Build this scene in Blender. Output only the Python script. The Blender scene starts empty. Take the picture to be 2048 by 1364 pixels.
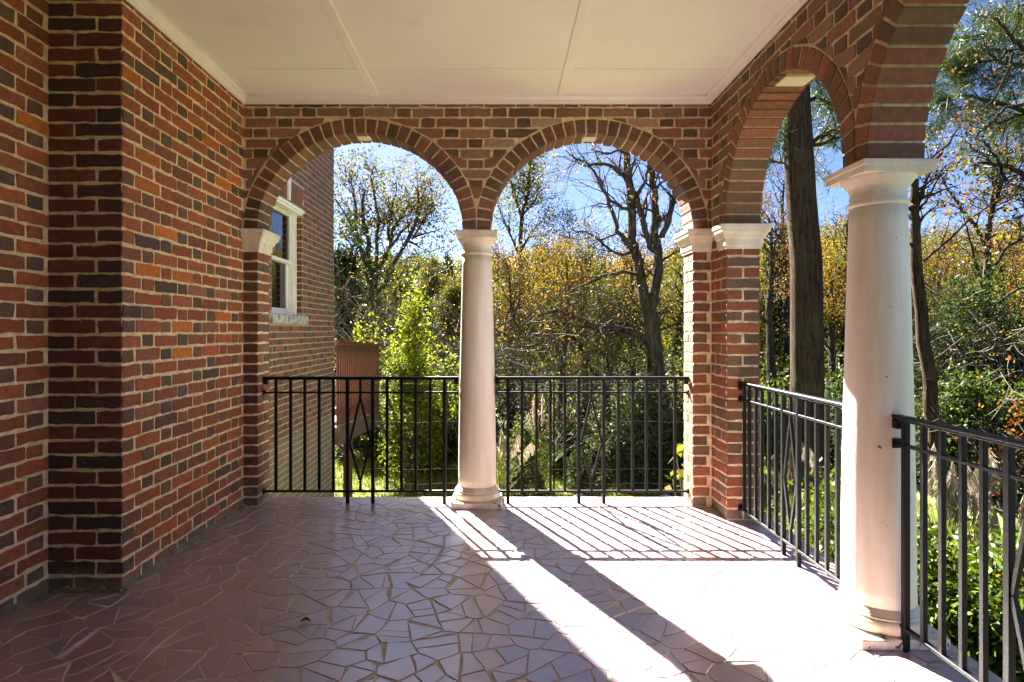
import bpy, math, random
import numpy as np
from mathutils import Vector, Matrix
R = math.radians
D = bpy.data
col = bpy.context.scene.collection
FP, VX, VY, EYE = 1200.0, 998.0, 660.0, 1.17      # focal length and vanishing point in photo pixels, eye height

def P(px, py, Y):                                   # a photo pixel at depth Y -> world point
    return Vector(((px - VX) * Y / FP, Y, EYE + (VY - py) * Y / FP))

# ------------------------------------------------------------------ mesh helpers
class MB:
    def __init__(s):
        s.v = []; s.f = []; s.c = []; s.m = []
    def face(s, pts, c=(1, 1, 1), m=0):
        n = len(s.v); s.v.extend([tuple(p) for p in pts]); s.f.append(tuple(range(n, n + len(pts)))); s.c.append(c); s.m.append(m)
    def grid(s, rings, c=(1, 1, 1), m=0, closed=True, caps=False):
        n = len(s.v); k = len(rings[0])
        for r in rings: s.v.extend([tuple(p) for p in r])
        for i in range(len(rings) - 1):
            for j in range(k if closed else k - 1):
                a = n + i * k + j; b = n + i * k + (j + 1) % k
                s.f.append((a, b, b + k, a + k)); s.c.append(c); s.m.append(m)
        if caps:
            s.f.append(tuple(n + j for j in range(k))[::-1]); s.c.append(c); s.m.append(m)
            e = n + (len(rings) - 1) * k
            s.f.append(tuple(e + j for j in range(k))); s.c.append(c); s.m.append(m)
    def box(s, x0, x1, y0, y1, z0, z1, c=(1, 1, 1), m=0, bev=0.0):
        if bev <= 0:
            lo = [(x0, y0, z0), (x1, y0, z0), (x1, y1, z0), (x0, y1, z0)]
            hi = [(x, y, z1) for x, y, _ in lo]
            s.grid([lo, hi], c, m, True, True); return
        b = bev
        def ring(i, z): return [(x0 + i, y0 + b, z), (x0 + b, y0 + i, z), (x1 - b, y0 + i, z), (x1 - i, y0 + b, z), (x1 - i, y1 - b, z), (x1 - b, y1 - i, z), (x0 + b, y1 - i, z), (x0 + i, y1 - b, z)]
        s.grid([ring(b * .9, z0), ring(0, z0 + b), ring(0, z1 - b), ring(b * .9, z1)], c, m, True, True)
    def build(s, name, mats, parent=None, smooth=False):
        me = D.meshes.new(name); me.from_pydata(s.v, [], s.f); 
        if not isinstance(mats, (list, tuple)): mats = [mats]
        for mt in mats: me.materials.append(mt)
        if len(mats) > 1: me.polygons.foreach_set('material_index', s.m)
        a = me.attributes.new('tint', 'FLOAT_COLOR', 'FACE')
        cc = np.ones((len(s.f), 4), 'f'); cc[:, :3] = np.array(s.c, 'f').reshape(-1, 3)
        a.data.foreach_set('color', cc.ravel())
        if smooth: me.polygons.foreach_set('use_smooth', [True] * len(s.f))
        me.update()
        return link(name, me, parent)

def link(name, me, parent=None):
    o = D.objects.new(name, me); col.objects.link(o)
    if parent is not None:
        o.parent = parent
        if parent.type == 'EMPTY' and parent.parent is None: o.location = -parent.location
    return o

def tag(o, label=None, cat=None, group=None, kind=None):
    if label: o['label'] = label
    if cat: o['category'] = cat
    if group: o['group'] = group
    if kind: o['kind'] = kind
    return o

def thing(name, label, cat, loc=(0, 0, 0), group=None):
    o = D.objects.new(name, None); col.objects.link(o); o.location = loc; o.empty_display_size = .2
    return tag(o, label, cat, group)

def copy_tree(o, parent=None):
    c = o.copy(); col.objects.link(c)
    if parent is not None: c.parent = parent
    for ch in o.children: copy_tree(ch, c)
    return c

# ------------------------------------------------------------------ materials
def nodes(name):
    m = D.materials.new(name); m.use_nodes = True
    nt = m.node_tree; nt.nodes.clear()
    out = nt.nodes.new('ShaderNodeOutputMaterial')
    b = nt.nodes.new('ShaderNodeBsdfPrincipled'); nt.links.new(b.outputs[0], out.inputs[0])
    return m, nt, b, out
def N(nt, t, **k):
    n = nt.nodes.new(t)
    for a, v in k.items():
        if a.startswith('i_'): n.inputs[a[2:].replace('_', ' ')].default_value = v
        else: setattr(n, a, v)
    return n
def noise(nt, scale, detail=4, rough=.55, vec=None):
    n = N(nt, 'ShaderNodeTexNoise'); n.inputs['Scale'].default_value = scale; n.inputs['Detail'].default_value = detail; n.inputs['Roughness'].default_value = rough
    if vec is None:
        g = N(nt, 'ShaderNodeNewGeometry'); vec = g.outputs['Position']
    nt.links.new(vec, n.inputs['Vector']); return n.outputs['Fac']
def ramp(nt, fac, stops):
    n = N(nt, 'ShaderNodeValToRGB'); cr = n.color_ramp
    while len(cr.elements) > 2: cr.elements.remove(cr.elements[-1])
    for i, (p, c) in enumerate(stops):
        e = cr.elements[i] if i < 2 else cr.elements.new(p)
        e.position = p; e.color = (c, c, c, 1) if isinstance(c, (int, float)) else (*c, 1)
    nt.links.new(fac, n.inputs[0]); return n.outputs[0]
def mix(nt, fac, a, b, mode='MIX'):
    n = N(nt, 'ShaderNodeMix', data_type='RGBA', blend_type=mode)
    for sock, v in ((n.inputs[0], fac), (n.inputs[6], a), (n.inputs[7], b)):
        if hasattr(v, 'is_linked'): nt.links.new(v, sock)
        elif isinstance(v, (int, float)): sock.default_value = v
        else: sock.default_value = (*v, 1)
    return n.outputs[2]
def bump(nt, b, h, strength, dist):
    n = N(nt, 'ShaderNodeBump'); n.inputs['Strength'].default_value = strength; n.inputs['Distance'].default_value = dist
    nt.links.new(h, n.inputs['Height']); nt.links.new(n.outputs[0], b.inputs['Normal'])
def attr(nt):
    return N(nt, 'ShaderNodeAttribute', attribute_name='tint').outputs['Color']

def brick_mat(name, pale=0.0, moss=0.0):
    m, nt, b, _ = nodes(name)
    c = attr(nt)
    c = mix(nt, 1.0, c, ramp(nt, noise(nt, 38, 5, .65), [(.25, .62), (.75, 1.3)]), 'MULTIPLY')
    sp = ramp(nt, noise(nt, 210, 2), [(.60, 0), (.70, .55)]); c = mix(nt, sp, c, (.30, .20, .13))
    dk = ramp(nt, noise(nt, 130, 3), [(.28, .7), (.40, 0)]); c = mix(nt, dk, c, (.035, .022, .018))
    wh = ramp(nt, noise(nt, 55, 3), [(.715, 0), (.74, .7)]); c = mix(nt, wh, c, (.45, .38, .28))
    if pale: c = mix(nt, ramp(nt, noise(nt, 7, 6, .7), [(.45, 0), (.72, pale)]), c, (.30, .19, .15))
    if moss: c = mix(nt, ramp(nt, noise(nt, 3.1, 6, .7), [(.50, 0), (.70, moss)]), c, (.15, .135, .05))
    sep = N(nt, 'ShaderNodeSeparateXYZ'); nt.links.new(N(nt, 'ShaderNodeNewGeometry').outputs['Position'], sep.inputs[0])
    mr = N(nt, 'ShaderNodeMapRange'); mr.inputs['From Min'].default_value = .03; mr.inputs['From Max'].default_value = .20; mr.inputs['To Min'].default_value = .30; mr.inputs['To Max'].default_value = -.2; nt.links.new(sep.outputs['Z'], mr.inputs['Value'])
    ad = N(nt, 'ShaderNodeMath', operation='ADD'); nt.links.new(noise(nt, 16, 6, .7), ad.inputs[0]); nt.links.new(mr.outputs[0], ad.inputs[1])
    c = mix(nt, ramp(nt, ad.outputs[0], [(.58, 0), (.78, .65)]), c, (.20, .17, .12))
    nt.links.new(c, b.inputs['Base Color']); b.inputs['Roughness'].default_value = .8
    bump(nt, b, noise(nt, 70, 7, .75), .75, .008)
    return m
def plain_mat(name, c, var=.2, scale=14, rough=.7, bs=.3, bd=.004, bscale=60, c2=None, metallic=0, tint=False):
    m, nt, b, _ = nodes(name)
    hi = tuple(min(1, x * (1 + var)) for x in c) if c2 is None else c2
    lo = tuple(x * (1 - var) for x in c)
    cc = ramp(nt, noise(nt, scale, 6, .62), [(.3, lo), (.7, hi)])
    if tint: cc = mix(nt, 1.0, cc, attr(nt), 'MULTIPLY')
    nt.links.new(cc, b.inputs['Base Color']); b.inputs['Roughness'].default_value = rough; b.inputs['Metallic'].default_value = metallic
    if bs: bump(nt, b, noise(nt, bscale, 6, .7), bs, bd)
    return m
def paint_mat(name, c, chip=(.10, .075, .05), low=.0, stain=.25):
    # old masonry paint: faint grime streaks, small chips, more of them near the foot
    m, nt, b, _ = nodes(name)
    g = N(nt, 'ShaderNodeNewGeometry'); pos = g.outputs['Position']
    mp = N(nt, 'ShaderNodeMapping'); mp.inputs['Scale'].default_value = (9, 9, 1.3); nt.links.new(pos, mp.inputs[0])
    cc = ramp(nt, noise(nt, 1.0, 6, .65, mp.outputs[0]), [(.35, tuple(x * (1 - stain) * k for x, k in zip(c, (1, .96, .86)))), (.6, c)])
    cc = mix(nt, ramp(nt, noise(nt, 26, 5, .7), [(.70, 0), (.76, .5)]), cc, tuple(x * .6 for x in c))
    sep = N(nt, 'ShaderNodeSeparateXYZ'); nt.links.new(pos, sep.inputs[0])
    mr = N(nt, 'ShaderNodeMapRange'); mr.inputs['From Min'].default_value = .02; mr.inputs['From Max'].default_value = .16; mr.inputs['To Min'].default_value = low; mr.inputs['To Max'].default_value = 0
    nt.links.new(sep.outputs['Z'], mr.inputs['Value'])
    ad = N(nt, 'ShaderNodeMath', operation='ADD'); nt.links.new(noise(nt, 21, 5, .6), ad.inputs[0]); nt.links.new(mr.outputs[0], ad.inputs[1])
    cc = mix(nt, ramp(nt, ad.outputs[0], [(.715, 0), (.735, 1)]), cc, chip)
    nt.links.new(cc, b.inputs['Base Color']); b.inputs['Roughness'].default_value = .55
    bump(nt, b, noise(nt, 17, 6, .6), .4, .006)
    return m
def leaf_mat(name, trans=.5, rough=.45, tc=(1.25, 1.15, .6)):
    m, nt, b, out = nodes(name)
    c = mix(nt, 1.0, attr(nt), ramp(nt, noise(nt, 1.1, 4), [(.3, .75), (.7, 1.2)]), 'MULTIPLY')
    nt.links.new(c, b.inputs['Base Color']); b.inputs['Roughness'].default_value = rough; b.inputs['Specular IOR Level'].default_value = .14
    t = N(nt, 'ShaderNodeBsdfTranslucent'); nt.links.new(mix(nt, 1.0, c, tc, 'MULTIPLY'), t.inputs[0])
    mx = N(nt, 'ShaderNodeMixShader'); mx.inputs[0].default_value = trans
    nt.links.new(b.outputs[0], mx.inputs[1]); nt.links.new(t.outputs[0], mx.inputs[2]); nt.links.new(mx.outputs[0], out.inputs[0])
    return m
def bark_mat(name, c, sc=(22, 22, 3.2)):
    m, nt, b, _ = nodes(name)
    g = N(nt, 'ShaderNodeNewGeometry')
    mp = N(nt, 'ShaderNodeMapping'); mp.inputs['Scale'].default_value = sc; nt.links.new(g.outputs['Position'], mp.inputs[0])
    f = noise(nt, 1.0, 7, .72, mp.outputs[0])
    cc = ramp(nt, f, [(.36, tuple(x * .22 for x in c)), (.62, tuple(x * 1.35 for x in c))])
    cc = mix(nt, ramp(nt, noise(nt, 1.3, 4), [(.5, 0), (.75, .35)]), cc, (.10, .115, .06))
    nt.links.new(cc, b.inputs['Base Color']); b.inputs['Roughness'].default_value = 1; b.inputs['Specular IOR Level'].default_value = .05
    bump(nt, b, f, .9, .05)
    return m

M = {}
M['brick'] = brick_mat('brick_red'); M['brick_back'] = brick_mat('brick_weathered', .42, .3); M['brick_side'] = brick_mat('brick_mossy', .1, .3); M['brick_wing'] = brick_mat('brick_outside', .15, .1)
M['mortar'] = plain_mat('mortar', (.76, .61, .34), .3, 30, .95, .8, .006, 160)
M['mortar_back'] = plain_mat('mortar_weathered', (.72, .60, .37), .35, 24, .95, .8, .006, 160)
M['mortar_wing'] = plain_mat('mortar_grey', (.43, .34, .22), .3, 24, .95, .5, .004, 120)
M['paint'] = paint_mat('masonry_paint', (.86, .82, .70), low=.03, stain=.17)
M['paint_foot'] = paint_mat('masonry_paint_chipped', (.82, .76, .62), low=.09, stain=.3)
M['stone'] = paint_mat('impost_paint', (.82, .76, .62), stain=.22)
M['ceiling'] = plain_mat('ceiling_paint', (.86, .855, .78), .035, 1.6, .5, .12, .003, 9)
nt = M['ceiling'].node_tree; b = nt.nodes['Principled BSDF']; c0 = b.inputs['Base Color'].links[0].from_socket
nt.links.new(mix(nt, ramp(nt, noise(nt, 34, 3, .6), [(.755, 0), (.775, .75)]), mix(nt, ramp(nt, noise(nt, 2.4, 6, .7), [(.56, 0), (.72, .25)]), c0, (.66, .56, .42)), (.20, .14, .09)), b.inputs['Base Color'])
M['trim'] = plain_mat('trim_paint', (.88, .865, .79), .04, 6, .4, .1, .002, 30)
M['iron'] = plain_mat('black_ironwork', (.0045, .0043, .0043), .5, 40, .5, .35, .002, 120)
M['iron'].node_tree.nodes['Principled BSDF'].inputs['Specular IOR Level'].default_value = .22
M['grout'] = plain_mat('floor_grout', (.52, .48, .37), .25, 18, .95, .6, .003, 140)
M['fillet'] = plain_mat('dirty_mortar', (.20, .165, .12), .45, 22, .95, .8, .006, 90)
M['concrete'] = plain_mat('concrete', (.36, .33, .28), .2, 9, .9, .5, .004, 60)
M['white_wood'] = plain_mat('window_paint', (.72, .70, .66), .08, 12, .5, .1, .002, 40)
M['sill'] = plain_mat('peeling_sill', (.10, .095, .09), .5, 16, .8, .4, .004, 40, c2=(.62, .60, .55))
M['deck'] = plain_mat('red_stained_wood', (.115, .040, .024), .35, 11, .7, .3, .003, 30)
M['deck_beam'] = plain_mat('brown_stained_wood', (.15, .085, .06), .2, 6, .7, .2, .003, 30)
M['dark'] = plain_mat('room_wall', (.09, .08, .07), .1, 4, .9, 0)
M['curtain'] = plain_mat('curtain_cloth', (.55, .50, .42), .1, 3, .9, .3, .02, 12)
M['rock'] = plain_mat('grey_rock', (.26, .25, .24), .35, 9, .9, .8, .02, 14)
M['timber'] = plain_mat('edging_timber', (.30, .19, .10), .3, 12, .9, .4, .004, 40)
M['wire'] = plain_mat('galvanised_wire', (.5, .5, .5), .1, 20, .4, 0, metallic=.8)
M['leaf'] = leaf_mat('leaves', .42, .6); M['needle'] = leaf_mat('needles', .25, .5); M['glossy_leaf'] = leaf_mat('glossy_leaves', .32, .5)
M['plume'] = leaf_mat('grass_plumes', .4, .8, (.9, .88, .8))
M['bark'] = bark_mat('bark_grey', (.075, .060, .048)); M['bark_pine'] = bark_mat('bark_pine', (.058, .037, .025), (30, 30, 3.6)); M['bark_dark'] = bark_mat('bark_dark', (.045, .037, .03)); M['twig'] = plain_mat('twigs', (.085, .07, .055), .3, 3, .9, 0)
# tiles: glazed-looking quarry shards, colour per shard
m, nt, b, _ = nodes('floor_tile')
c = mix(nt, 1.0, attr(nt), ramp(nt, noise(nt, 14, 5, .6), [(.3, .82), (.7, 1.15)]), 'MULTIPLY')
c = mix(nt, ramp(nt, noise(nt, 2.2, 5, .7), [(.5, 0), (.8, .22)]), c, (.40, .33, .28))
nt.links.new(c, b.inputs['Base Color'])
nt.links.new(ramp(nt, noise(nt, 5, 5, .65), [(.3, .26), (.75, .46)]), b.inputs['Roughness'])
b.inputs['IOR'].default_value = 1.8; b.inputs['Coat Weight'].default_value = 1.0; b.inputs['Coat IOR'].default_value = 1.9; b.inputs['Coat Roughness'].default_value = .3
bump(nt, b, noise(nt, 26, 4, .6), .12, .003)
M['tile'] = m
# window glass
m, nt, b, out = nodes('window_glass')
g1 = N(nt, 'ShaderNodeBsdfGlossy'); g1.inputs['Roughness'].default_value = .01
t1 = N(nt, 'ShaderNodeBsdfTransparent'); t1.inputs[0].default_value = (.75, .78, .76, 1)
fr = N(nt, 'ShaderNodeFresnel'); fr.inputs[0].default_value = 1.9
mx = N(nt, 'ShaderNodeMixShader'); nt.links.new(fr.outputs[0], mx.inputs[0]); nt.links.new(t1.outputs[0], mx.inputs[1]); nt.links.new(g1.outputs[0], mx.inputs[2]); nt.links.new(mx.outputs[0], out.inputs[0])
M['glass'] = m
# ground
m, nt, b, _ = nodes('leafy_ground')
c = ramp(nt, noise(nt, .55, 8, .7), [(.32, (.035, .042, .014)), (.5, (.085, .095, .025)), (.68, (.12, .085, .045))])
c = mix(nt, ramp(nt, noise(nt, 9, 6, .7), [(.45, 0), (.7, .6)]), c, (.05, .06, .02))
nt.links.new(c, b.inputs['Base Color']); b.inputs['Roughness'].default_value = 1
bump(nt, b, noise(nt, 6, 7, .7), .8, .08)
M['ground'] = m

# ------------------------------------------------------------------ brick laying
CO, J = .0677, .0132
SL, HL = .1985, .0905
STEP = SL + HL + 2 * J

def prism(mb, pts, fr, d0, d1, bev, c, back=False, m=0):
    cu = sum(p[0] for p in pts) / len(pts); cv = sum(p[1] for p in pts) / len(pts)
    ins = []
    for u, v in pts:
        du, dv = cu - u, cv - v; l = math.hypot(du, dv) or 1
        k = min(bev * 1.15, l * .4); ins.append((u + du / l * k, v + dv / l * k))
    rings = [[fr(u, v, d0) for u, v in pts], [fr(u, v, d1 - bev) for u, v in pts], [fr(u, v, d1) for u, v in ins]]
    n = len(mb.v); k = len(pts)
    for r in rings: mb.v.extend([tuple(p) for p in r])
    for i in range(2):
        for j in range(k):
            a = n + i * k + j; bb = n + i * k + (j + 1) % k
            mb.f.append((a, bb, bb + k, a + k)); mb.c.append(c); mb.m.append(m)
    mb.f.append(tuple(n + 2 * k + j for j in range(k))); mb.c.append(c); mb.m.append(m)
    if back: mb.f.append(tuple(n + j for j in range(k))[::-1]); mb.c.append(c); mb.m.append(m)

def outline(u0, u1, v0, v1, rng, e=.0018):
    r = min(.006, (u1 - u0) * .2); pts = []
    def side(a, b):
        L = math.hypot(b[0] - a[0], b[1] - a[1]); n = max(1, int(L / .034)); nx, ny = -(b[1] - a[1]) / L, (b[0] - a[0]) / L
        for i in range(n + 1):
            t = i / n; k = rng.gauss(0, e)
            pts.append((a[0] + (b[0] - a[0]) * t + nx * k, a[1] + (b[1] - a[1]) * t + ny * k))
    r1, r2, r3, r4 = [r * rng.uniform(.25, 1.1) for _ in range(4)]
    side((u0 + r1, v0), (u1 - r2, v0)); side((u1, v0 + r2), (u1, v1 - r3)); side((u1 - r3, v1), (u0 + r4, v1)); side((u0, v1 - r4), (u0, v0 + r1))
    return pts
def area(p):
    return abs(sum(p[i][0] * p[(i + 1) % len(p)][1] - p[(i + 1) % len(p)][0] * p[i][1] for i in range(len(p)))) / 2

def hull(p):
    p = sorted(set(p)); h = []
    for seq in (p, p[::-1]):
        b = []
        for q in seq:
            while len(b) > 1 and (b[-1][0] - b[-2][0]) * (q[1] - b[-2][1]) - (b[-1][1] - b[-2][1]) * (q[0] - b[-2][0]) <= 0: b.pop()
            b.append(q)
        h += b[:-1]
    return h

def flemish(off=0.0):
    def row(k, W):
        out = []; u = -((k % 2) * STEP / 2 + off) - STEP
        while u < W:
            out.append((u, u + SL)); out.append((u + SL + J, u + SL + J + HL)); u += STEP
        return out
    return row
def lay(mb, fr, W, z0, rows, pal, rng, spec, allowed=None, push=None, proud=.0042, corner=None, min_len=.022, rough=.0019):
    for k in rows:
        za = z0 + k * CO + J * .5; zb = za + CO - J
        al = [(0, W)] if allowed is None else allowed(k, za, zb)
        for (a0, a1) in spec(k, W):
            for (b0, b1) in al:
                u0, u1 = max(a0, b0), min(a1, b1)
                if u1 - u0 < min_len: continue
                if u1 - u0 > .05:
                    s = rng.uniform(-.0022, .0022)
                    if u0 > b0 + .001: u0 += s
                    if u1 < b1 - .001: u1 += s + rng.uniform(-.0015, .0015)
                dz = rng.gauss(0, .0012); h = rng.uniform(-.0015, .0015)
                pts = outline(u0, u1, za + dz - h, zb + dz + h, rng, rough); A0 = area(pts)
                if push is not None:
                    q = push(pts)
                    if q is None: continue
                    pts = q
                    if area(pts) < max(1.3e-3, A0 * .1): continue
                L = a1 - a0
                c = None
                if corner is not None: c = corner(k, u0, u1, W)
                if c is None: c = pal(L < .12, rng, (u0 + u1) / 2, (za + zb) / 2)
                prism(mb, pts, fr, -.004, proud + rng.uniform(-.0018, .0018), .0024, c)

def shade(c, rng, v=.22):
    k = 1 + rng.uniform(-v, v); h = rng.uniform(-.07, .07)
    return (c[0] * k * (1 + h), c[1] * k, c[2] * k * (1 - h))
def pal_in(head, rng, u, z):                       # inner house wall: red with dark headers and a few orange
    r = rng.random()
    if head: c = (.125, .078, .046) if r < .42 else (.19, .088, .044) if r < .68 else (.29, .085, .030)
    else: c = (.34, .094, .031) if r < .62 else (.25, .080, .037) if r < .82 else (.52, .150, .018) if (r < .90 and z > 1.0) else (.33, .12, .055) if r < .96 else (.09, .055, .042)
    return shade(c, rng)
def pal_shaded(head, rng, u, z):  # darker bricks for shaded faces: their shade is put into the colour
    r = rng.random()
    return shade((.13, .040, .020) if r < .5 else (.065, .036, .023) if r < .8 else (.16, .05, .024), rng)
def pal_back(head, rng, u, z):
    r = rng.random(); m = max(0, 1 - abs(u - 2.0) / 1.3)
    if head: c = (.095, .062, .044) if r < .62 else (.17, .08, .052)
    else: c = (.27, .115, .070) if r < .55 - .3 * m else (.30, .165, .115) if r < .82 else (.38, .26, .19) if r < .95 else (.10, .06, .045)
    return shade(c, rng, .18)
def pal_side(head, rng, u, z):
    r = rng.random()
    if head: c = (.095, .06, .038) if r < .55 else (.17, .075, .042)
    else: c = (.27, .125, .066) if r < .5 else (.33, .175, .105) if r < .8 else (.20, .12, .062)
    return shade(c, rng, .2)
def pal_pier(head, rng, u, z):
    r = rng.random()
    return shade((.28, .082, .034) if r < .55 else (.22, .085, .043) if r < .78 else (.14, .078, .045), rng, .2)
def pal_wing(head, rng, u, z):
    r = rng.random()
    if head: c = (.080, .052, .040) if r < .5 else (.15, .068, .045)
    else: c = (.19, .078, .046) if r < .55 else (.16, .082, .055) if r < .85 else (.24, .082, .04)
    return shade(c, rng, .2)

# ------------------------------------------------------------------ porch dimensions (metres)
XL, XR = -1.69, 1.40            # inner faces of the side walls
YB, TB = 3.966, .20             # inner face and thickness of the back arcade
TR = .205
YP = 3.69                       # near face of the corner pier
YC, XC2 = 2.69, -2.02           # house corner and the set-back wall left of it
ZC = 2.707                      # ceiling
ZS, ZSR = 1.831, 1.815
RING = .097

def frame_back(u, z, d): return (XL + u, YB - d, z)
def frame_side(u, z, d): return (XR - d, u, z)

def arch_wall(body, bricks, fr, T, u0, u1, ztop, zs, arches, lims, pal, rng, z0, rows, spec):
    """arches: (centre, half width, rise); lims: where each ring stops sideways. Mortar body goes to `body`, bricks to `bricks`."""
    g = .009
    xs = {u0, u1}
    for uc, a, b in arches:
        for i in range(41): xs.add(uc - (a + g) * math.cos(math.pi * i / 40))
    xs = sorted(x for x in xs if u0 <= x <= u1)
    def low(u):
        for uc, a, b in arches:
            if abs(u - uc) < a + g: return zs + (b + g) * math.sqrt(max(0, 1 - ((u - uc) / (a + g)) ** 2))
        return zs - .002
    for x0_, x1_ in zip(xs, xs[1:]):
        if x1_ - x0_ < 1e-5: continue
        mid = (x0_ + x1_) / 2
        inside = any(abs(mid - uc) < a + g for uc, a, b in arches)
        l0, l1 = (low(x0_ + (1e-7 if inside else 0)), low(x1_ - 1e-7)) if inside else (zs - .002, zs - .002)
        body.face([fr(x0_, l0, 0), fr(x1_, l1, 0), fr(x1_, ztop, 0), fr(x0_, ztop, 0)])
        body.face([fr(x0_, l0, -T), fr(x1_, l1, -T), fr(x1_, ztop, -T), fr(x0_, ztop, -T)])
        body.face([fr(x0_, l0, 0), fr(x1_, l1, 0), fr(x1_, l1, -T), fr(x0_, l0, -T)])
        body.face([fr(x0_, ztop, 0), fr(x1_, ztop, 0), fr(x1_, ztop, -T), fr(x0_, ztop, -T)])
    for u in (u0, u1):
        body.face([fr(u, zs - .002, 0), fr(u, ztop, 0), fr(u, ztop, -T), fr(u, zs - .002, -T)])
    # voussoirs
    for (uc, a, b), (l0, l1) in zip(arches, lims):
        n = int(round(math.pi * (a + b) / 2 / .0665))
        for i in range(n):
            t0 = math.pi * i / n; t1 = math.pi * (i + 1) / n
            jj = .0056 / a * rng.uniform(.8, 1.25); ta, tb = t0 + jj, t1 - jj
            r0 = rng.gauss(0, .0015); r1 = RING + rng.gauss(0, .0025)
            def pt(t, r):
                return (min(max(uc - (a + r) * math.cos(t), l0 + .004), l1 - .004), zs + (b + r) * math.sin(t))
            pts = []
            for q in range(4): pts.append(pt(ta + (tb - ta) * q / 3, r0 + rng.gauss(0, .0008)))
            for q in (.33, .66): pts.append(pt(tb + rng.gauss(0, .0012), r0 + (r1 - r0) * q))
            for q in range(4): pts.append(pt(tb - (tb - ta) * q / 3, r1 + rng.gauss(0, .001)))
            for q in (.66, .33): pts.append(pt(ta + rng.gauss(0, .0012), r0 + (r1 - r0) * q))
            if area(pts) < 8e-4: continue
            r = rng.random()
            c = shade((.16, .068, .045) if r < .4 else (.105, .060, .043) if r < .7 else (.22, .09, .056), rng, .22)
            if pal is pal_side: c = shade((.22, .095, .045) if r < .4 else (.28, .100, .052) if r < .75 else (.16, .09, .045), rng, .2)
            prism(bricks, pts, fr, -T - .004, .007 + rng.uniform(-.0025, .002), .003, c, back=True)
    def push(pts):
        out = []; moved = 0
        for u, v in pts:
            for it in range(2):
                for (uc, a, b) in arches:
                    A, B = a + RING + .011, b + RING + .011
                    dx, dz = u - uc, max(v - zs, .004)
                    e = (dx / A) ** 2 + (dz / B) ** 2
                    if e < .9995:
                        s = 1 / math.sqrt(max(e, 1e-4)); u = uc + dx * s; v = zs + dz * s; moved += 1
            for (uc, a, b) in arches:
                A, B = a + RING + .011, b + RING + .011
                if ((u - uc) / A) ** 2 + ((max(v - zs, .004)) / B) ** 2 < .985: return None
            if v > ztop: return None
            out.append((u, v))
        # drop bricks that lie wholly inside a ring
        cu = sum(p[0] for p in pts) / len(pts); cv = sum(p[1] for p in pts) / len(pts)
        if moved >= len(pts): return None
        ou = sum(p[0] for p in out) / len(out); ov = sum(p[1] for p in out) / len(out)
        sg = [(out[i][0] - ou) * (out[(i + 1) % len(out)][1] - ov) - (out[(i + 1) % len(out)][0] - ou) * (out[i][1] - ov) for i in range(len(out))]
        if min(sg) < -1e-7: out = hull(out)
        return out
    off = u0
    lay(bricks, lambda u, z, d: fr(u + off, z, d), u1 - u0, z0, rows, pal, rng, spec, None, lambda pts: (lambda q: None if q is None else [(u - off, v) for u, v in q])(push([(u + off, v) for u, v in pts])))
    # fill course: the ring's own extrados mortar bed is the body itself

def stack(mb, levels, x0, x1, y0, y1, sides):
    """moulding: expands a rectangle by each level's offset on the given sides (-x,+x,-y,+y)"""
    rings = []
    for z, o in levels:
        rings.append([(x0 - o * sides[0], y0 - o * sides[2], z), (x1 + o * sides[1], y0 - o * sides[2], z), (x1 + o * sides[1], y1 + o * sides[3], z), (x0 - o * sides[0], y1 + o * sides[3], z)])
    mb.grid(rings, caps=True)
IMPOST = [(-.146, .006), (-.128, .008), (-.126, .014), (-.085, .016), (-.083, .022), (-.075, .026), (-.062, .030), (-.050, .038), (-.046, .046), (-.024, .048), (-.022, .054), (0, .055)]

# ------------------------------------------------------------------ house
rng = random.Random(11)
house = thing('brick_house', 'red brick house with cream mortar, its wall and wing along the porch', 'house', (-2.4, 3.4, 0))
def house_wall():
    b = MB(); 
    b.box(-3.2, XL, YC, YB + TB, -.4, 3.1)                      # block between porch and wing
    b.box(-3.2, XC2, -3.0, YC - .001, -.4, 3.1)
    k = MB(); spec = flemish(.06); n = 40
    cc = {}
    def corner(k_, u0, u1, W): 
        if u0 < .005: return cc.setdefault(k_, pal_shaded(u1 - u0 < .15, rng, 0, 0))
    # long wall facing the porch
    lay(k, lambda u, z, d: (XL + d, YC + u, z), YB - YC, .0, range(n), pal_in, rng, spec, corner=None)
    # return facing the camera, shade put into its bricks (laid from the corner leftwards)
    def ret(kk, W):
        return [(0, .108), (.12, W)] if kk % 2 else [(0, .205), (.217, W)]
    lay(k, lambda u, z, d: (XL - u, YC - d, z), XL - XC2, .0, range(n), pal_shaded, rng, ret)
    # set-back wall going towards the camera
    lay(k, lambda u, z, d: (XC2 + d, YC - u, z), 3.0, .0, range(n), pal_in, rng, flemish(.02))
    w = b.build('wall', M['mortar'], house)
    k.build('brickwork', M['brick'], w)
    # rough mortar fillet along the foot of the walls
    f = MB()
    def fillet(p0, p1, nrm, h):
        L = math.dist(p0, p1); n_ = int(L / .03); r = []
        for i in range(n_ + 1):
            t = i / n_; x = p0[0] + (p1[0] - p0[0]) * t; y = p0[1] + (p1[1] - p0[1]) * t
            w_ = .017 + rng.uniform(-.009, .009); hh = h * .6 + rng.uniform(-.010, .012)
            r.append([(x, y, -.01), (x + nrm[0] * w_, y + nrm[1] * w_, .001), (x + nrm[0] * .016, y + nrm[1] * .016, hh * .7), (x + nrm[0] * .002, y + nrm[1] * .002, hh)])
        f.grid(r, closed=False)
    fillet((XL, YC), (XL, YB), (1, 0), .038); fillet((XC2, YC), (XL, YC), (0, -1), .036); fillet((XC2, -1), (XC2, YC), (1, 0), .036)
    f.build('mortar_fillet', M['fillet'], w)
house_wall()

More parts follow.
